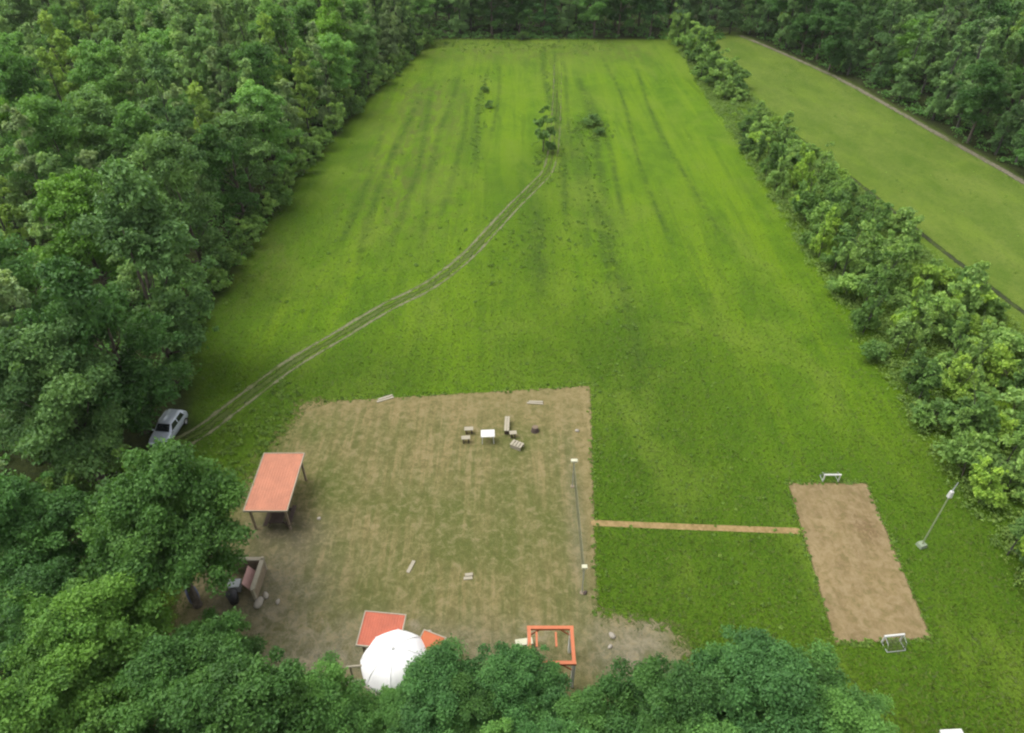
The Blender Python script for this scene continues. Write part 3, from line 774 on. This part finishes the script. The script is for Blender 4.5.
for a_, b_ in zip(PLOT[:3], PLOT[1:3]):
    for _ in range(110):
        k_ = g.random(); pts.append((a_[0] + (b_[0] - a_[0]) * k_ + g.gauss(0, .35), a_[1] + (b_[1] - a_[1]) * k_ + g.gauss(0, .35))); rd.append(g.uniform(.03, .1))
for a_, b_ in zip(COURT, COURT[1:] + COURT[:1]):
    for _ in range(60):
        k_ = g.random(); pts.append((a_[0] + (b_[0] - a_[0]) * k_ + g.gauss(0, .15), a_[1] + (b_[1] - a_[1]) * k_ + g.gauss(0, .15))); rd.append(g.uniform(.03, .08))
scatter(120, lambda: g.uniform(44, 60), lambda: g.uniform(45, 135), .05, .14)
scatter(200, lambda: g.uniform(-21, -16), lambda: g.uniform(30, 42), .08, .35)
pts = np.array(pts); rd = np.array(rd)
keep = (sdist(pts, PLOT) < .25) & (sdist(pts, COURT) < .15) & (ldist(pts, ctr) > .9)
ground_leaves('weeds', pts[keep], rd[keep] * .75, 24, .15, leaf_mat('weed_leaves', (.12, .215, .035)), 'darker weed tufts scattered along the mowing lines of the green field', 'weeds')
# short rough blades over the nearer turf
def turf():
    g2 = np.random.default_rng(3); N = 130000
    y = 15 + 75 * g2.random(N) ** 1.6; x = g2.uniform(-28, 29, N)
    P = np.c_[x, y]; wl = np.interp(y, [p[1] for p in FIELD_L], [p[0] for p in FIELD_L])
    k = (x > wl) & (sdist(P, PLOT) < -.1) & (sdist(P, COURT) < -.05) & (ldist(P, ctr) > .95) & (ldist(P, pl) > .3)
    k &= g2.random(N) > sm(y, 40, 88)
    P = P[k]; N = len(P)
    h = g2.uniform(.03, .11, N); a = g2.uniform(0, 6.28, N); wd = g2.uniform(.03, .07, N)
    dx, dy = np.cos(a) * wd, np.sin(a) * wd; lx, ly = g2.normal(size=(2, N)) * .09
    z0 = np.full(N, .0)
    v = np.stack([np.c_[P[:, 0] - dx, P[:, 1] - dy, z0], np.c_[P[:, 0] + dx, P[:, 1] + dy, z0], np.c_[P[:, 0] + lx, P[:, 1] + ly, h]], 1).reshape(-1, 3)
    q = np.arange(3 * N).reshape(-1, 3)
    me = mesh_np('grass', v, None, q, attrs=dict(leaf=np.repeat(g2.random(N), 3), tone=np.repeat(g2.random(N), 3)))
    tag(link('grass', me, leaf_mat('grass_blades', (.068, .108, .014))), 'short rough grass blades covering the green field', 'grass', kind='stuff')
turf()

# ------------------------------------------------------------------ things in the yard
M_ORANGE = plain('orange_sheet_roofing', (.38, .148, .084), .6, var=.22, scale=1.3)
M_ORANGE2 = plain('orange_paint', (.43, .125, .05), .5, var=.12)
M_RED = plain('red_sheet_roofing', (.36, .088, .045), .6, var=.25, scale=1.5)
M_TIMBER = plain('weathered_timber', (.24, .19, .13), .85, var=.3, scale=6)
M_PALEWOOD = plain('pale_timber', (.30, .27, .2), .8, var=.2, scale=6)
M_DARKWOOD = plain('dark_timber', (.07, .05, .04), .85, var=.3, scale=6)
M_WHITE = plain('white_paint', (.52, .52, .49), .5, var=.06)
M_BRIGHT = plain('bright_white_paint', (.8, .8, .77), .5, var=.05)
M_CREAM = plain('cream_paint', (.45, .44, .31), .5, var=.08)
M_CANVAS = plain('white_canvas', (.78, .77, .76), .75, var=.04, scale=1.5)
M_GREYWHITE = plain('pale_webbing', (.72, .72, .71), .8)
M_STEEL = plain('galvanised_steel', (.5, .51, .52), .4, metal=.6, var=.1)
M_CONC = plain('concrete', (.2, .24, .16), .9, var=.2)
M_STONE = plain('pale_stone', (.27, .245, .2), .9, var=.25)
M_PINK = plain('pink_board', (.46, .27, .24), .7, var=.12)
M_GREY = plain('grey_plastic', (.38, .40, .41), .55, var=.1)
M_BLACK = plain('black_plastic', (.02, .02, .022), .5, var=.2)
M_BLUE = plain('blue_plastic', (.09, .11, .2), .6, var=.2)
M_NET = plain('net_cord', (.10, .105, .06), .9, var=.2)
M_WIRE = plain('pale_rope', (.14, .145, .085), .9, var=.1)

def roof_panel(mb, w_, l_, h0, h1, th=.05, ribs=15, cx=0, cy=0):
    """corrugated sheet sloping along y from h0 (back) to h1 (front)"""
    n = ribs * 4 + 1; vs = []; fs = []
    for lay in (0, 1):
        for j in (0, 1):
            for i in range(n):
                x = -w_ / 2 + w_ * i / (n - 1); z = (h1 if j == 0 else h0) + .009 * math.sin(2 * math.pi * ribs * i / (n - 1)) - th * lay
                vs.append((cx + x, cy + (-l_ / 2 if j == 0 else l_ / 2), z))
    for i in range(n - 1):
        fs.append((i, i + 1, n + i + 1, n + i)); fs.append((2 * n + i, 3 * n + i, 3 * n + i + 1, 2 * n + i + 1))
        fs.append((i, 2 * n + i, 2 * n + i + 1, i + 1)); fs.append((n + i, n + i + 1, 3 * n + i + 1, 3 * n + i))
    fs += [(0, n, 3 * n, 2 * n), (n - 1, 3 * n - 1, 4 * n - 1, 2 * n - 1)]
    mb.add(vs, fs); return mb
def shelter(loc, rz, w_, l_, h0, h1, roofmat, label, bench=False, cat='shelter'):
    t = empty('shelter', (*loc, 0), rz); tag(t, label, cat)
    rf = roof_panel(MB(), w_, l_, h0, h1).build('roof', roofmat, t)
    tr = MB(); zf = lambda y: h1 + (h0 - h1) * (y + l_ / 2) / l_
    for s in (-1, 1):
        tr.box((0, s * (l_ / 2 + .025), zf(s * l_ / 2) - .03), (w_ + .1, .05, .13))
        vs = []
        for y in (-l_ / 2, l_ / 2):
            for dx in (0, .05):
                for dz in (-.095, .035): vs.append((s * (w_ / 2 + dx + .002), y, zf(y) + dz))
        tr.add(vs, [(0, 1, 3, 2), (4, 6, 7, 5), (0, 4, 5, 1), (2, 3, 7, 6), (1, 5, 7, 3), (0, 2, 6, 4)])
    tr.build('roof_trim', M_PALEWOOD, rf)
    for sx in (-1, 1):
        for sy in (-1, 1):
            y = sy * (l_ / 2 - .25); MB().box((sx * (w_ / 2 - .2), y, (zf(y) - .1) / 2 - .02), (.12, .12, zf(y) - .06)).build('post', M_TIMBER, t)
    for sy in (-1, 1):
        y = sy * (l_ / 2 - .25); MB().box((0, y + sy * .09, zf(y) - .18), (w_ - .2, .05, .14)).build('beam', M_TIMBER, t)
    return t
shelter(PAV, math.radians(0), 2.5, 4.5, 2.2, 2.0, M_ORANGE, 'open shelter with large salmon orange sloping roof left of the yard')
# table under the shelter, its near end showing
t = empty('picnic_table', (PAV[0] + .3, PAV[1] - 1.3, 0)); tag(t, 'dark wooden table standing under the salmon orange shelter roof', 'table')
MB().box((0, 0, .73), (.8, 1.6, .05)).build('tabletop', M_DARKWOOD, t, bevel=.01)
for s in (-1, 1):
    MB().box((s * .7, 0, .43), (.26, 1.6, .05)).build('seat', M_DARKWOOD, t, bevel=.01)
for sy in (-1, 1):
    mb = MB(); mb.tube([(-.65, sy * .55, 0), (-.25, sy * .55, .7)], .05, 6); mb.tube([(.65, sy * .55, 0), (.25, sy * .55, .7)], .05, 6); mb.box((0, sy * .55 + .06, .37), (1.6, .05, .09))
    mb.build('leg', M_DARKWOOD, t)
shelter((-6.5, 19.4), math.radians(-6), 2.05, 1.7, 2.3, 2.1, M_RED, 'small shelter with red roof behind the left half of the white canopy')
shelter((-4.1, 18.62), math.radians(-22), 1.15, 1.35, 2.05, 1.9, M_ORANGE2, 'small orange roofed shelter behind the right half of the white canopy')

# white domed canopy
t = empty('canopy', (-5.66, 17.95, 0)); t.scale = (.95, .95, .95); tag(t, 'large white domed canopy between the red and the orange roofed shelters', 'canopy')
mb = MB(); prof = [(.02, 3.1), (.35, 3.07), (.8, 2.95), (1.2, 2.72), (1.5, 2.42), (1.72, 2.05), (1.78, 1.98), (1.78, 1.7), (1.74, 1.7), (1.74, 1.98), (1.69, 2.05), (1.47, 2.4), (1.18, 2.69), (.78, 2.91), (.02, 3.05)]
seg = 32; vs = []; fs = []
for r, z in prof:
    for j in range(seg):
        a = 2 * math.pi * j / seg; k = 1 - .035 * abs(math.sin(4 * a)) * min(1, r / 1.2)
        vs.append((r * k * math.cos(a), r * k * math.sin(a), z - .04 * abs(math.sin(4 * a)) * min(1, r / 1.5)))
for i in range(len(prof) - 1):
    for j in range(seg):
        j2 = (j + 1) % seg; fs.append((i * seg + j, i * seg + j2, (i + 1) * seg + j2, (i + 1) * seg + j))
mb.add(vs, fs); mb.build('cover', M_CANVAS, t, smooth=True)
for k in range(8):
    a = math.pi / 4 * k; MB().tube([(r * math.cos(a), r * math.sin(a), z + .012) for r, z in prof[:6]], .022, 6).build('seam', M_GREYWHITE, t)
mb = MB().lathe([(.001, .16), (.05, .14), (.06, .05), (.001, 0)], (0, 0, 3.08), 12); mb.build('finial', M_WHITE, t, smooth=True)
for k in range(8):
    a = math.pi / 8 + math.pi / 4 * k; MB().tube([(1.66 * math.cos(a), 1.66 * math.sin(a), 0), (1.66 * math.cos(a), 1.66 * math.sin(a), 2.0)], .03, 6).build('post', M_WHITE, t)
# pale timber jetty of poles beside the canopy (lower left of it)
for i, (a, b, lab) in enumerate((((350, 668), (372, 664), 'upper of the pale timber poles lying left of the white canopy'), ((350, 682), (374, 676), 'lower of the pale timber poles lying left of the white canopy'),
                                 ((360, 684), (384, 701), 'longest pale timber pole slanting below the white canopy'))):
    z = 3.3; p, q = at(*a, z), at(*b, z)
# a climbing frame of pale timber holds them
t = empty('climbing_frame', (*at(367, 682, 1.9), 0)); tag(t, 'pale timber climbing frame poking out left below the white canopy', 'climbing frame')
o = Vector((*at(367, 682, 1.9), 0))
def rel(px, py, z): v = Vector((*at(px, py, z), z)) - o; return tuple(v)
MB().tube([rel(346, 667, 1.9), rel(378, 664, 1.9)], .055, 8).build('rail', M_PALEWOOD, t)
MB().tube([rel(346, 683, 1.9), rel(376, 678, 1.9)], .055, 8).build('rail', M_PALEWOOD, t)
MB().tube([rel(357, 680, 1.96), rel(388, 704, 1.96)], .06, 8).build('rail', M_PALEWOOD, t)
MB().box(Vector(rel(384, 664, 1.72)), (.95, .7, .06)).build('platform', plain('beige_boards', (.55, .46, .40), .8, var=.15), t)
for q in ((350, 667), (352, 682), (374, 664), (374, 679), (386, 702)):
    v = rel(*q, 1.86); MB().tube([(v[0], v[1], 0), v], .05, 8).build('post', M_PALEWOOD, t)

# orange pergola frame
x0, y0 = .85, 19.5; Wp, Lp, Hp = 2.12, 1.85, 2.2
t = empty('pergola', (x0 + Wp / 2, y0 - Lp / 2, 0)); tag(t, 'square open pergola of orange beams on white posts', 'pergola')
for s in (-1, 1):
    MB().box((0, s * Lp / 2, Hp), (Wp + .2, .17, .14)).build('beam', M_ORANGE2, t)
    MB().box((s * Wp / 2, 0, Hp + .002), (.17, Lp - .172, .136)).build('beam', M_ORANGE2, t)
for sx in (-1, 1):
    for sy in (-1, 1):
        MB().box((sx * Wp / 2, sy * Lp / 2, Hp / 2 - .04), (.15, .15, Hp - .07)).build('post', M_BRIGHT, t)
        MB().tube([(sx * (Wp / 2 - .1), sy * Lp / 2, Hp - .6), (sx * (Wp / 2 - .6), sy * Lp / 2, Hp - .09)], .04, 6).build('brace', M_ORANGE2, t)
for k in (-.33, .12):
    MB().box((k * Wp, .25, Hp + .1), (.09, Lp * .42, .06)).build('rafter', M_ORANGE2, t)
t = empty('bench', (*at(524, 642, .4), 0), .15); tag(t, 'cream bench half hidden by leaves left of the orange pergola', 'bench')
MB().box((0, 0, .42), (.9, .36, .06)).build('seat', M_CREAM, t, bevel=.01)
for s in (-1, 1): MB().box((s * .35, 0, .2), (.06, .3, .39)).build('leg', M_CREAM, t)

# small goals at both ends of the sand court
def goal(loc, rz, label):
    t = empty('goal', (*loc, 0), rz); tag(t, label, 'goal', 'small goals of the sand court')
    for s in (-1, 1):
        MB().tube([(s * .5, 0, 0), (s * .5, 0, .6)], .05, 8).build('post', M_WHITE, t)
        MB().tube([(s * .5, 0, .03), (s * .5, .55, .03), (s * .5, .4, .45), (s * .5, .02, .6)], .018, 6).build('side_bar', M_STEEL, t)
    MB().tube([(-.55, 0, .62), (.55, 0, .62)], .06, 8).build('crossbar', M_WHITE, t)
    MB().tube([(-.5, .55, .03), (.5, .55, .03)], .018, 6).build('base_bar', M_STEEL, t)
    mb = MB()
    for i in range(11):
        x = -.48 + .096 * i; mb.tube([(x, .03, .6), (x, .4, .46), (x, .54, .04)], .006, 4, False)
    for i in range(6):
        f_ = i / 5; y_ = .05 + .48 * f_; z_ = .58 - .52 * f_; mb.tube([(-.48, y_, z_ + .0), (.48, y_, z_ + .0)], .006, 4, False)
    mb.build('net', M_WIRE, t); return t
goal((at(831, 483)[0], 31.35), 0, 'small white goal at the far end of the sand court')
goal((at(893, 643)[0] - .1, 20.05), math.radians(186), 'small white goal at the near end of the sand court')

# pole with a lamp by the court
px, py = at(921, 546)
t = empty('lamp_post', (px, py, 0)); tag(t, 'tall thin pale lamp post standing on a concrete block right of the court', 'lamp post')
MB().box((0, 0, .12), (.5, .46, .26), .3, .85).build('footing', M_CONC, t, bevel=.03)
MB().tube([(0, 0, .2), (0, 0, 4.4)], [.045, .035], 8).build('pole', plain('weathered_pole', (.24, .28, .16), .7), t)
MB().box((0, 0, 4.55), (.24, .22, .5), .2, .8).build('lamp_head', M_WHITE, t, bevel=.04)
MB().tube([(0, 0, 4.8), (.06, 0, 5.5)], [.03, .015], 6).build('aerial', M_GREY, t)

# volleyball net
t = empty('volleyball_net', (3.9, 26.95, 0)); tag(t, 'volleyball net on two poles running up the right of the yard', 'net')
for s in (-1, 1):
    p = MB().tube([(.0, s * 3.95, 0), (0, s * 3.95, 2.35)], .03, 8).build('pole', M_STEEL, t)
    MB().box((0, s * 3.95, 2.38), (.42 if s > 0 else .3, .24, .12), 0).build('pole_cap', M_CREAM, p, bevel=.02)
    MB().tube([(0, s * 3.95, 0), (0, s * 3.95, .06)], .13, 10).build('base', M_TIMBER, p)
mb = MB()
for i in range(40):
    y = -3.86 + 7.72 * i / 39; mb.tube([(0, y, 1.35), (0, y, 2.25)], .005, 4, False)
for i in range(5):
    mb.tube([(0, -3.86, 1.35 + .2 * i), (0, 3.86, 1.35 + .2 * i)], .004, 4, False)
n_ = mb.build('net', M_NET, t)
MB().box((0, 0, 2.29), (.025, 7.8, .05)).build('top_tape', M_WIRE, t)
MB().box((0, 0, 1.32), (.03, 7.8, .05)).build('bottom_tape', M_NET, t)

# white table and seats round it
x, y = at(488, 441)
t = empty('table', (x, y, 0), .05); tag(t, 'small square white table on the dry grass, seats around it', 'table')
MB().box((0, 0, .72), (.95, .72, .05)).build('tabletop', M_WHITE, t, bevel=.015)
for sx in (-1, 1):
    for sy in (-1, 1): MB().tube([(sx * .4, sy * .28, 0), (sx * .36, sy * .25, .7)], .03, 6).build('leg', M_WHITE, t)
def seat_bench(px, py, rz, l_, label, mat=M_PALEWOOD):
    t = empty('bench', (*at(px, py), 0), rz); tag(t, label, 'bench', 'benches around the white table')
    for s in (-1, 1): MB().box((0, s * .09, .42), (l_, .16, .05)).build('slat', mat, t)
    for s in (-1, 1): MB().box((s * (l_ / 2 - .12), 0, .19), (.07, .3, .4)).build('leg', M_DARKWOOD, t)
seat_bench(469, 433, .05, .62, 'short pale bench far left of the white table, farther of the two')
seat_bench(466, 442, .1, .6, 'short pale bench far left of the white table, nearer of the two')
seat_bench(507, 428, math.radians(88), 1.5, 'long pale bench set end-on right of the white table')
seat_bench(513, 437, .1, .5, 'tiny pale bench between the long bench and the low crate')
t = empty('crate', (*at(517, 447), 0), -.5); tag(t, 'low pale slatted crate just below right of the white table', 'crate')
for k in range(4): MB().box((-.33 + .22 * k, 0, .3), (.16, .55, .03)).build('slat', M_PALEWOOD, t)
for s in (-1, 1): MB().box((0, s * .25, .142), (.8, .04, .28)).build('side_board', M_PALEWOOD, t)
x, y = at(535, 431)
t = empty('stump', (x, y, 0)); tag(t, 'dark cut tree stump right of the long pale bench', 'stump')
mb = MB(); prof = []
for z, r in ((0, .3), (.12, .25), (.38, .22), (.4, .2)): prof.append((r, z))
mb.lathe(prof, (0, 0, 0), 14); mb.build('bark', M_DARKWOOD, t, smooth=True)
MB().lathe([(.21, .395), (.001, .405)], (0, 0, 0), 14).build('cut_face', plain('cut_wood', (.16, .12, .08), .9), t)

def plank(px, py, size, rz, label, mat=M_PALEWOOD, name='plank', cat='plank', grp='pale planks lying in the yard'):
    mb = MB(); g3 = random.Random(px)
    w0, l0 = size
    for k in range(2 if w0 > .25 else 1):
        mb.box((k * .06, (k - .5) * w0 * .5 if w0 > .25 else 0, .04 + .045 * k), (l0 * (1 - .12 * k), w0 * (.48 if w0 > .25 else 1), .05), .03 * k)
    o = mb.build(name, mat, None, (*at(px, py), 0), bevel=.008); o.rotation_euler[2] = rz
    return tag(o, label, cat, grp)
plank(535, 403, (.3, 1.2), -.08, 'pale planks lying near the far right corner of the yard', M_PALEWOOD)
plank(385, 399, (.36, 1.3), .45, 'pale planks lying on the far edge of the yard, left of centre', M_PALEWOOD)
plank(411, 567, (.2, .85), 1.25, 'pale short board lying in the middle of the yard above the red roof', M_PALEWOOD)
plank(468, 577, (.4, .5), .1, 'squarish pale board lying in the yard between canopy and pergola', M_PALEWOOD)

def stone(px, py, s, label, mat=M_STONE):
    g3 = np.random.default_rng(int(px)); mb = MB(); vs = []; fs = []; nu, nv = 10, 6
    for j in range(nv + 1):
        for i in range(nu):
            th = math.pi * j / nv; ph = 2 * math.pi * i / nu; k = 1 + .18 * math.sin(2 * ph + px) * math.sin(th) + .1 * g3.normal() * math.sin(th)
            vs.append((s * k * math.sin(th) * math.cos(ph), s * .8 * k * math.sin(th) * math.sin(ph), s * .45 * math.cos(th) + s * .3))
    for j in range(nv):
        for i in range(nu): fs.append((j * nu + i, (j + 1) * nu + i, (j + 1) * nu + (i + 1) % nu, j * nu + (i + 1) % nu))
    o = mb.add(vs, fs).build('stone', mat, None, (*at(px, py), 0), smooth=True); o.rotation_euler[2] = px
    return tag(o, label, 'stone', 'pale stones in the yard')
stone(259, 604, .34, 'largest pale stone just below right of the timber corner shed')
stone(266, 596, .22, 'smaller pale stone touching the largest one beside the corner shed')
stone(278, 602, .16, 'small pale stone right of the two beside the corner shed')
stone(319, 519, .14, 'small pinkish pale stone right of the salmon orange shelter')
stone(577, 431, .16, 'small pinkish stone near the right edge of the yard, above the net')
stone(612, 636, .2, 'pale stone on the bare sandy patch right of the pergola')
stone(610, 647, .14, 'smaller pale stone under the one on the sandy patch')
stone(430, 633, .17, 'pale stone behind the orange roof beside the white canopy')
stone(585, 593, .15, 'dark stone beside the near pole of the volleyball net', M_DARKWOOD)

# timber corner shed (open) with its contents, by the big tree
o = Vector((-15.1, 23.7, 0))
t = empty('corner_shed', tuple(o)); tag(t, 'low open corner shed with pale top rails under the big tree', 'shed')
MB().box((-.1, .85, .95), (2.3, .22, .12)).build('top_rail', M_PALEWOOD, t)
MB().box((.95, -.2, .95), (.24, 1.88, .12)).build('top_rail', M_PALEWOOD, t)
MB().box((-.1, .87, .44), (2.2, .06, .9)).build('wall', M_TIMBER, t)
MB().box((.98, -.2, .44), (.06, 1.86, .9)).build('wall', M_TIMBER, t)
for q in ((-1.2, .85), (.95, -1.15), (.95, .85)): MB().box((*q, .54), (.14, .14, 1.16 if q == (.95, .85) else 1.)).build('post', M_PALEWOOD, t)
ob = MB().box((0, 0, .62), (.06, 1.2, 1.0)).build('board', M_PINK, None, (o.x + .62, o.y - .15, 0), bevel=.01); ob.rotation_euler[1] = math.radians(-32)
ob.location = (o.x + .86, o.y - .2, .02)
tag(ob, 'pinkish board leaning inside the open corner shed', 'board')
t = empty('crate', (o.x - .35, o.y - .45, 0), .1); tag(t, 'pale grey plastic crate standing inside the corner shed', 'crate')
MB().box((0, 0, .26), (.6, .46, .5), 0, 1.08).build('body', M_GREY, t, bevel=.03)
MB().box((0, 0, .54), (.68, .54, .06)).build('lid', M_GREY, t, bevel=.02)
t = empty('bin', (o.x - .2, o.y - 1.25, 0)); tag(t, 'black bin standing in front of the grey crate by the corner shed', 'bin')
MB().lathe([(.001, 0), (.24, .0), (.3, .75), (.26, .75), (.22, .05)], (0, 0, 0), 18).build('body', M_BLACK, t, smooth=True)
MB().lathe([(.32, .76), (.32, .8), (.05, .88), (.001, .88)], (0, 0, 0), 18).build('lid', M_BLACK, t, smooth=True)
t = empty('barrel', (*at(195, 600), 0)); tag(t, 'dull blue barrel in the shade under the big tree', 'barrel')
MB().lathe([(.001, 0), (.27, .0), (.3, .2), (.29, .42), (.31, .45), (.29, .48), (.3, .7), (.27, .9), (.001, .9)], (0, 0, 0), 18).build('body', M_BLUE, t, smooth=True)
MB().lathe([(.28, .9), (.28, .94), (.001, .94)], (0, 0, 0), 18).build('lid', M_BLUE, t, smooth=True)

# white box cut by the bottom edge, lower right
x, y = at(955, 738, .9)
t = empty('storage_box', (x, y, 0), .05); tag(t, 'white box on the grass cut by the bottom edge of the photo', 'box')
MB().box((0, 0, .42), (.95, .7, .84)).build('body', M_WHITE, t, bevel=.02)
MB().box((0, 0, .88), (1.04, .8, .09)).build('lid', M_WHITE, t, bevel=.03)
MB().box((0, -.41, .8), (.18, .03, .05)).build('handle', M_GREY, t)

# ------------------------------------------------------------------ parked car
def car(loc, rz):
    paint = plain('silver_blue_paint', (.45, .49, .55), .3, metal=.3, var=.05, spec=.6)
    glass = plain('dark_glass', (.012, .015, .018), .08, var=.1, spec=.9)
    tyre = plain('tyre_rubber', (.02, .02, .02), .9)
    rim_m = plain('alloy', (.5, .5, .5), .35, metal=.7)
    lamp_m = plain('clear_lamp', (.75, .77, .78), .15, spec=.8); red_m = plain('red_lamp', (.35, .02, .02), .2, spec=.8)
    t = empty('parked_car', (*loc, 0), rz); tag(t, 'silver blue car parked under trees where the wheel tracks begin', 'car')
    # stations along x (front +x): x, half width, sill z, shoulder z, roof half width, roof z
    ST = [(2.18, .62, .42, .62, .5, .66), (2.1, .78, .3, .72, .62, .78), (1.75, .86, .24, .82, .7, .90), (1.15, .89, .24, .92, .74, .99),
          (.95, .89, .24, .94, .72, 1.04), (.25, .9, .24, .96, .62, 1.50), (-.4, .9, .24, .97, .64, 1.58), (-1.2, .9, .24, .98, .63, 1.55), (-1.75, .88, .26, .98, .6, 1.44),
          (-2.08, .85, .3, .97, .72, 1.06), (-2.16, .78, .36, .9, .66, .96), (-2.2, .66, .45, .72, .58, .74)]
    vs = []; n = 10
    for x, wv, z0, zs, wr_, zr in ST:
        half = [(wv * .82, z0), (wv * .97, z0 + .12), (wv, (z0 + zs) / 2), (wv * .97, zs), (wr_, zr - .03)]
        ring = [(-a, b_) for a, b_ in half] + [(a, b_) for a, b_ in half[::-1]]
        for a, b_ in ring: vs.append((x, a, b_ + (.03 if abs(a) == wr_ else 0)))
    fs = [tuple(range(n))[::-1], tuple((len(ST) - 1) * n + j for j in range(n))]
    for i in range(len(ST) - 1):
        for j in range(n):
            j2 = (j + 1) % n; fs.append((i * n + j, i * n + j2, (i + 1) * n + j2, (i + 1) * n + j))
    b_ = MB().add(vs, fs).build('body', paint, t, smooth=True)
    def quad(name, pts, mat, off=.012):
        a, b2, c, d = map(Vector, pts); nn = (b2 - a).cross(d - a).normalized(); cc = (a + b2 + c + d) / 4
        o = Vector((0, 0, .8)); nn = nn if nn.dot(cc - o) > 0 else -nn
        v = [p + nn * off for p in (a, b2, c, d)] + [p - nn * .03 for p in (a, b2, c, d)]
        return MB().add(v, [(0, 1, 2, 3), (7, 6, 5, 4), (0, 4, 5, 1), (1, 5, 6, 2), (2, 6, 7, 3), (3, 7, 4, 0)]).build(name, mat, t)
    quad('windscreen', [(.9, -.66, 1.09), (.9, .66, 1.09), (.3, .56, 1.49), (.3, -.56, 1.49)], glass)
    quad('rear_window', [(-2.03, -.6, 1.12), (-2.03, .6, 1.12), (-1.79, .53, 1.42), (-1.79, -.53, 1.42)], glass)
    for s in (-1, 1):
        for x0, x1 in ((.62, -.42), (-.52, -1.55)):
            zt0 = 1.25 if x0 > 0 else 1.48
            quad('side_window', [(x0, s * .845, 1.03), (x1, s * .85, 1.04), (x1 + (.0 if x1 > -1 else .15), s * .69, 1.45), (x0 - (.38 if x0 > 0 else 0), s * .68, 1.45)], glass)
        quad('headlight', [(2.1, s * .46, .62), (2.1, s * .7, .62), (2.05, s * .7, .74), (2.08, s * .46, .74)], lamp_m, .03)
        quad('tail_light', [(-2.17, s * .55, .72), (-2.14, s * .76, .72), (-2.1, s * .76, .92), (-2.14, s * .55, .92)], red_m, .03)
        MB().box((.72, s * 1.0, 1.02), (.12, .2, .14)).build('mirror', paint, t, bevel=.03)
        for x in (1.35, -1.4):
            w_ = MB()
            for r_, y_ in (): pass
            prof = [(.2, -.1), (.31, -.11), (.335, -.06), (.335, .06), (.31, .11), (.2, .1)]; m1 = MB().lathe(prof, (0, 0, 0), 22)
            m1.v = [(a, c, b2) for a, b2, c in m1.v]
            wo_ = m1.build('wheel', tyre, t, (x, s * .82, .335), smooth=True)
            m2 = MB().lathe([(.001, .06), (.08, .07), (.19, .05), (.21, .09)], (0, 0, 0), 22); m2.v = [(a, c * s, b2) for a, b2, c in m2.v]
            m2.build('rim', rim_m, wo_, smooth=True)
    MB().box((2.17, 0, .45), (.07, 1.1, .16)).build('grille', M_BLACK, t, bevel=.02)
    for s in (-1, 1): MB().tube([(.1, s * .6, 1.63), (-1.4, s * .6, 1.63)], .02, 6).build('roof_rail', M_STEEL, t)
    return t
cx, cy = at(168, 424, .9)
car((cx - .1, cy), math.radians(264)).scale = (.76, .76, .76)

# ------------------------------------------------------------------ thin summer haze
me = bpy.data.meshes.new('haze'); b_ = MB().box((0, 0, 17.5), (12400, 12400, 37))
me.from_pydata(b_.v, [], b_.f); hz = bpy.data.materials.new('haze'); hz.use_nodes = True; ht = hz.node_tree; ht.nodes.clear()
ho = ht.nodes.new('ShaderNodeOutputMaterial'); pv = ht.nodes.new('ShaderNodeVolumePrincipled')
pv.inputs['Color'].default_value = (.9, .92, .9, 1); pv.inputs['Density'].default_value = .00012; pv.inputs['Anisotropy'].default_value = .2
ht.links.new(pv.outputs[0], ho.inputs['Volume']); me.materials.append(hz)
o = bpy.data.objects.new('haze', me); COL.objects.link(o); tag(o, 'thin pale summer haze over the whole field and woods', 'haze', kind='stuff')
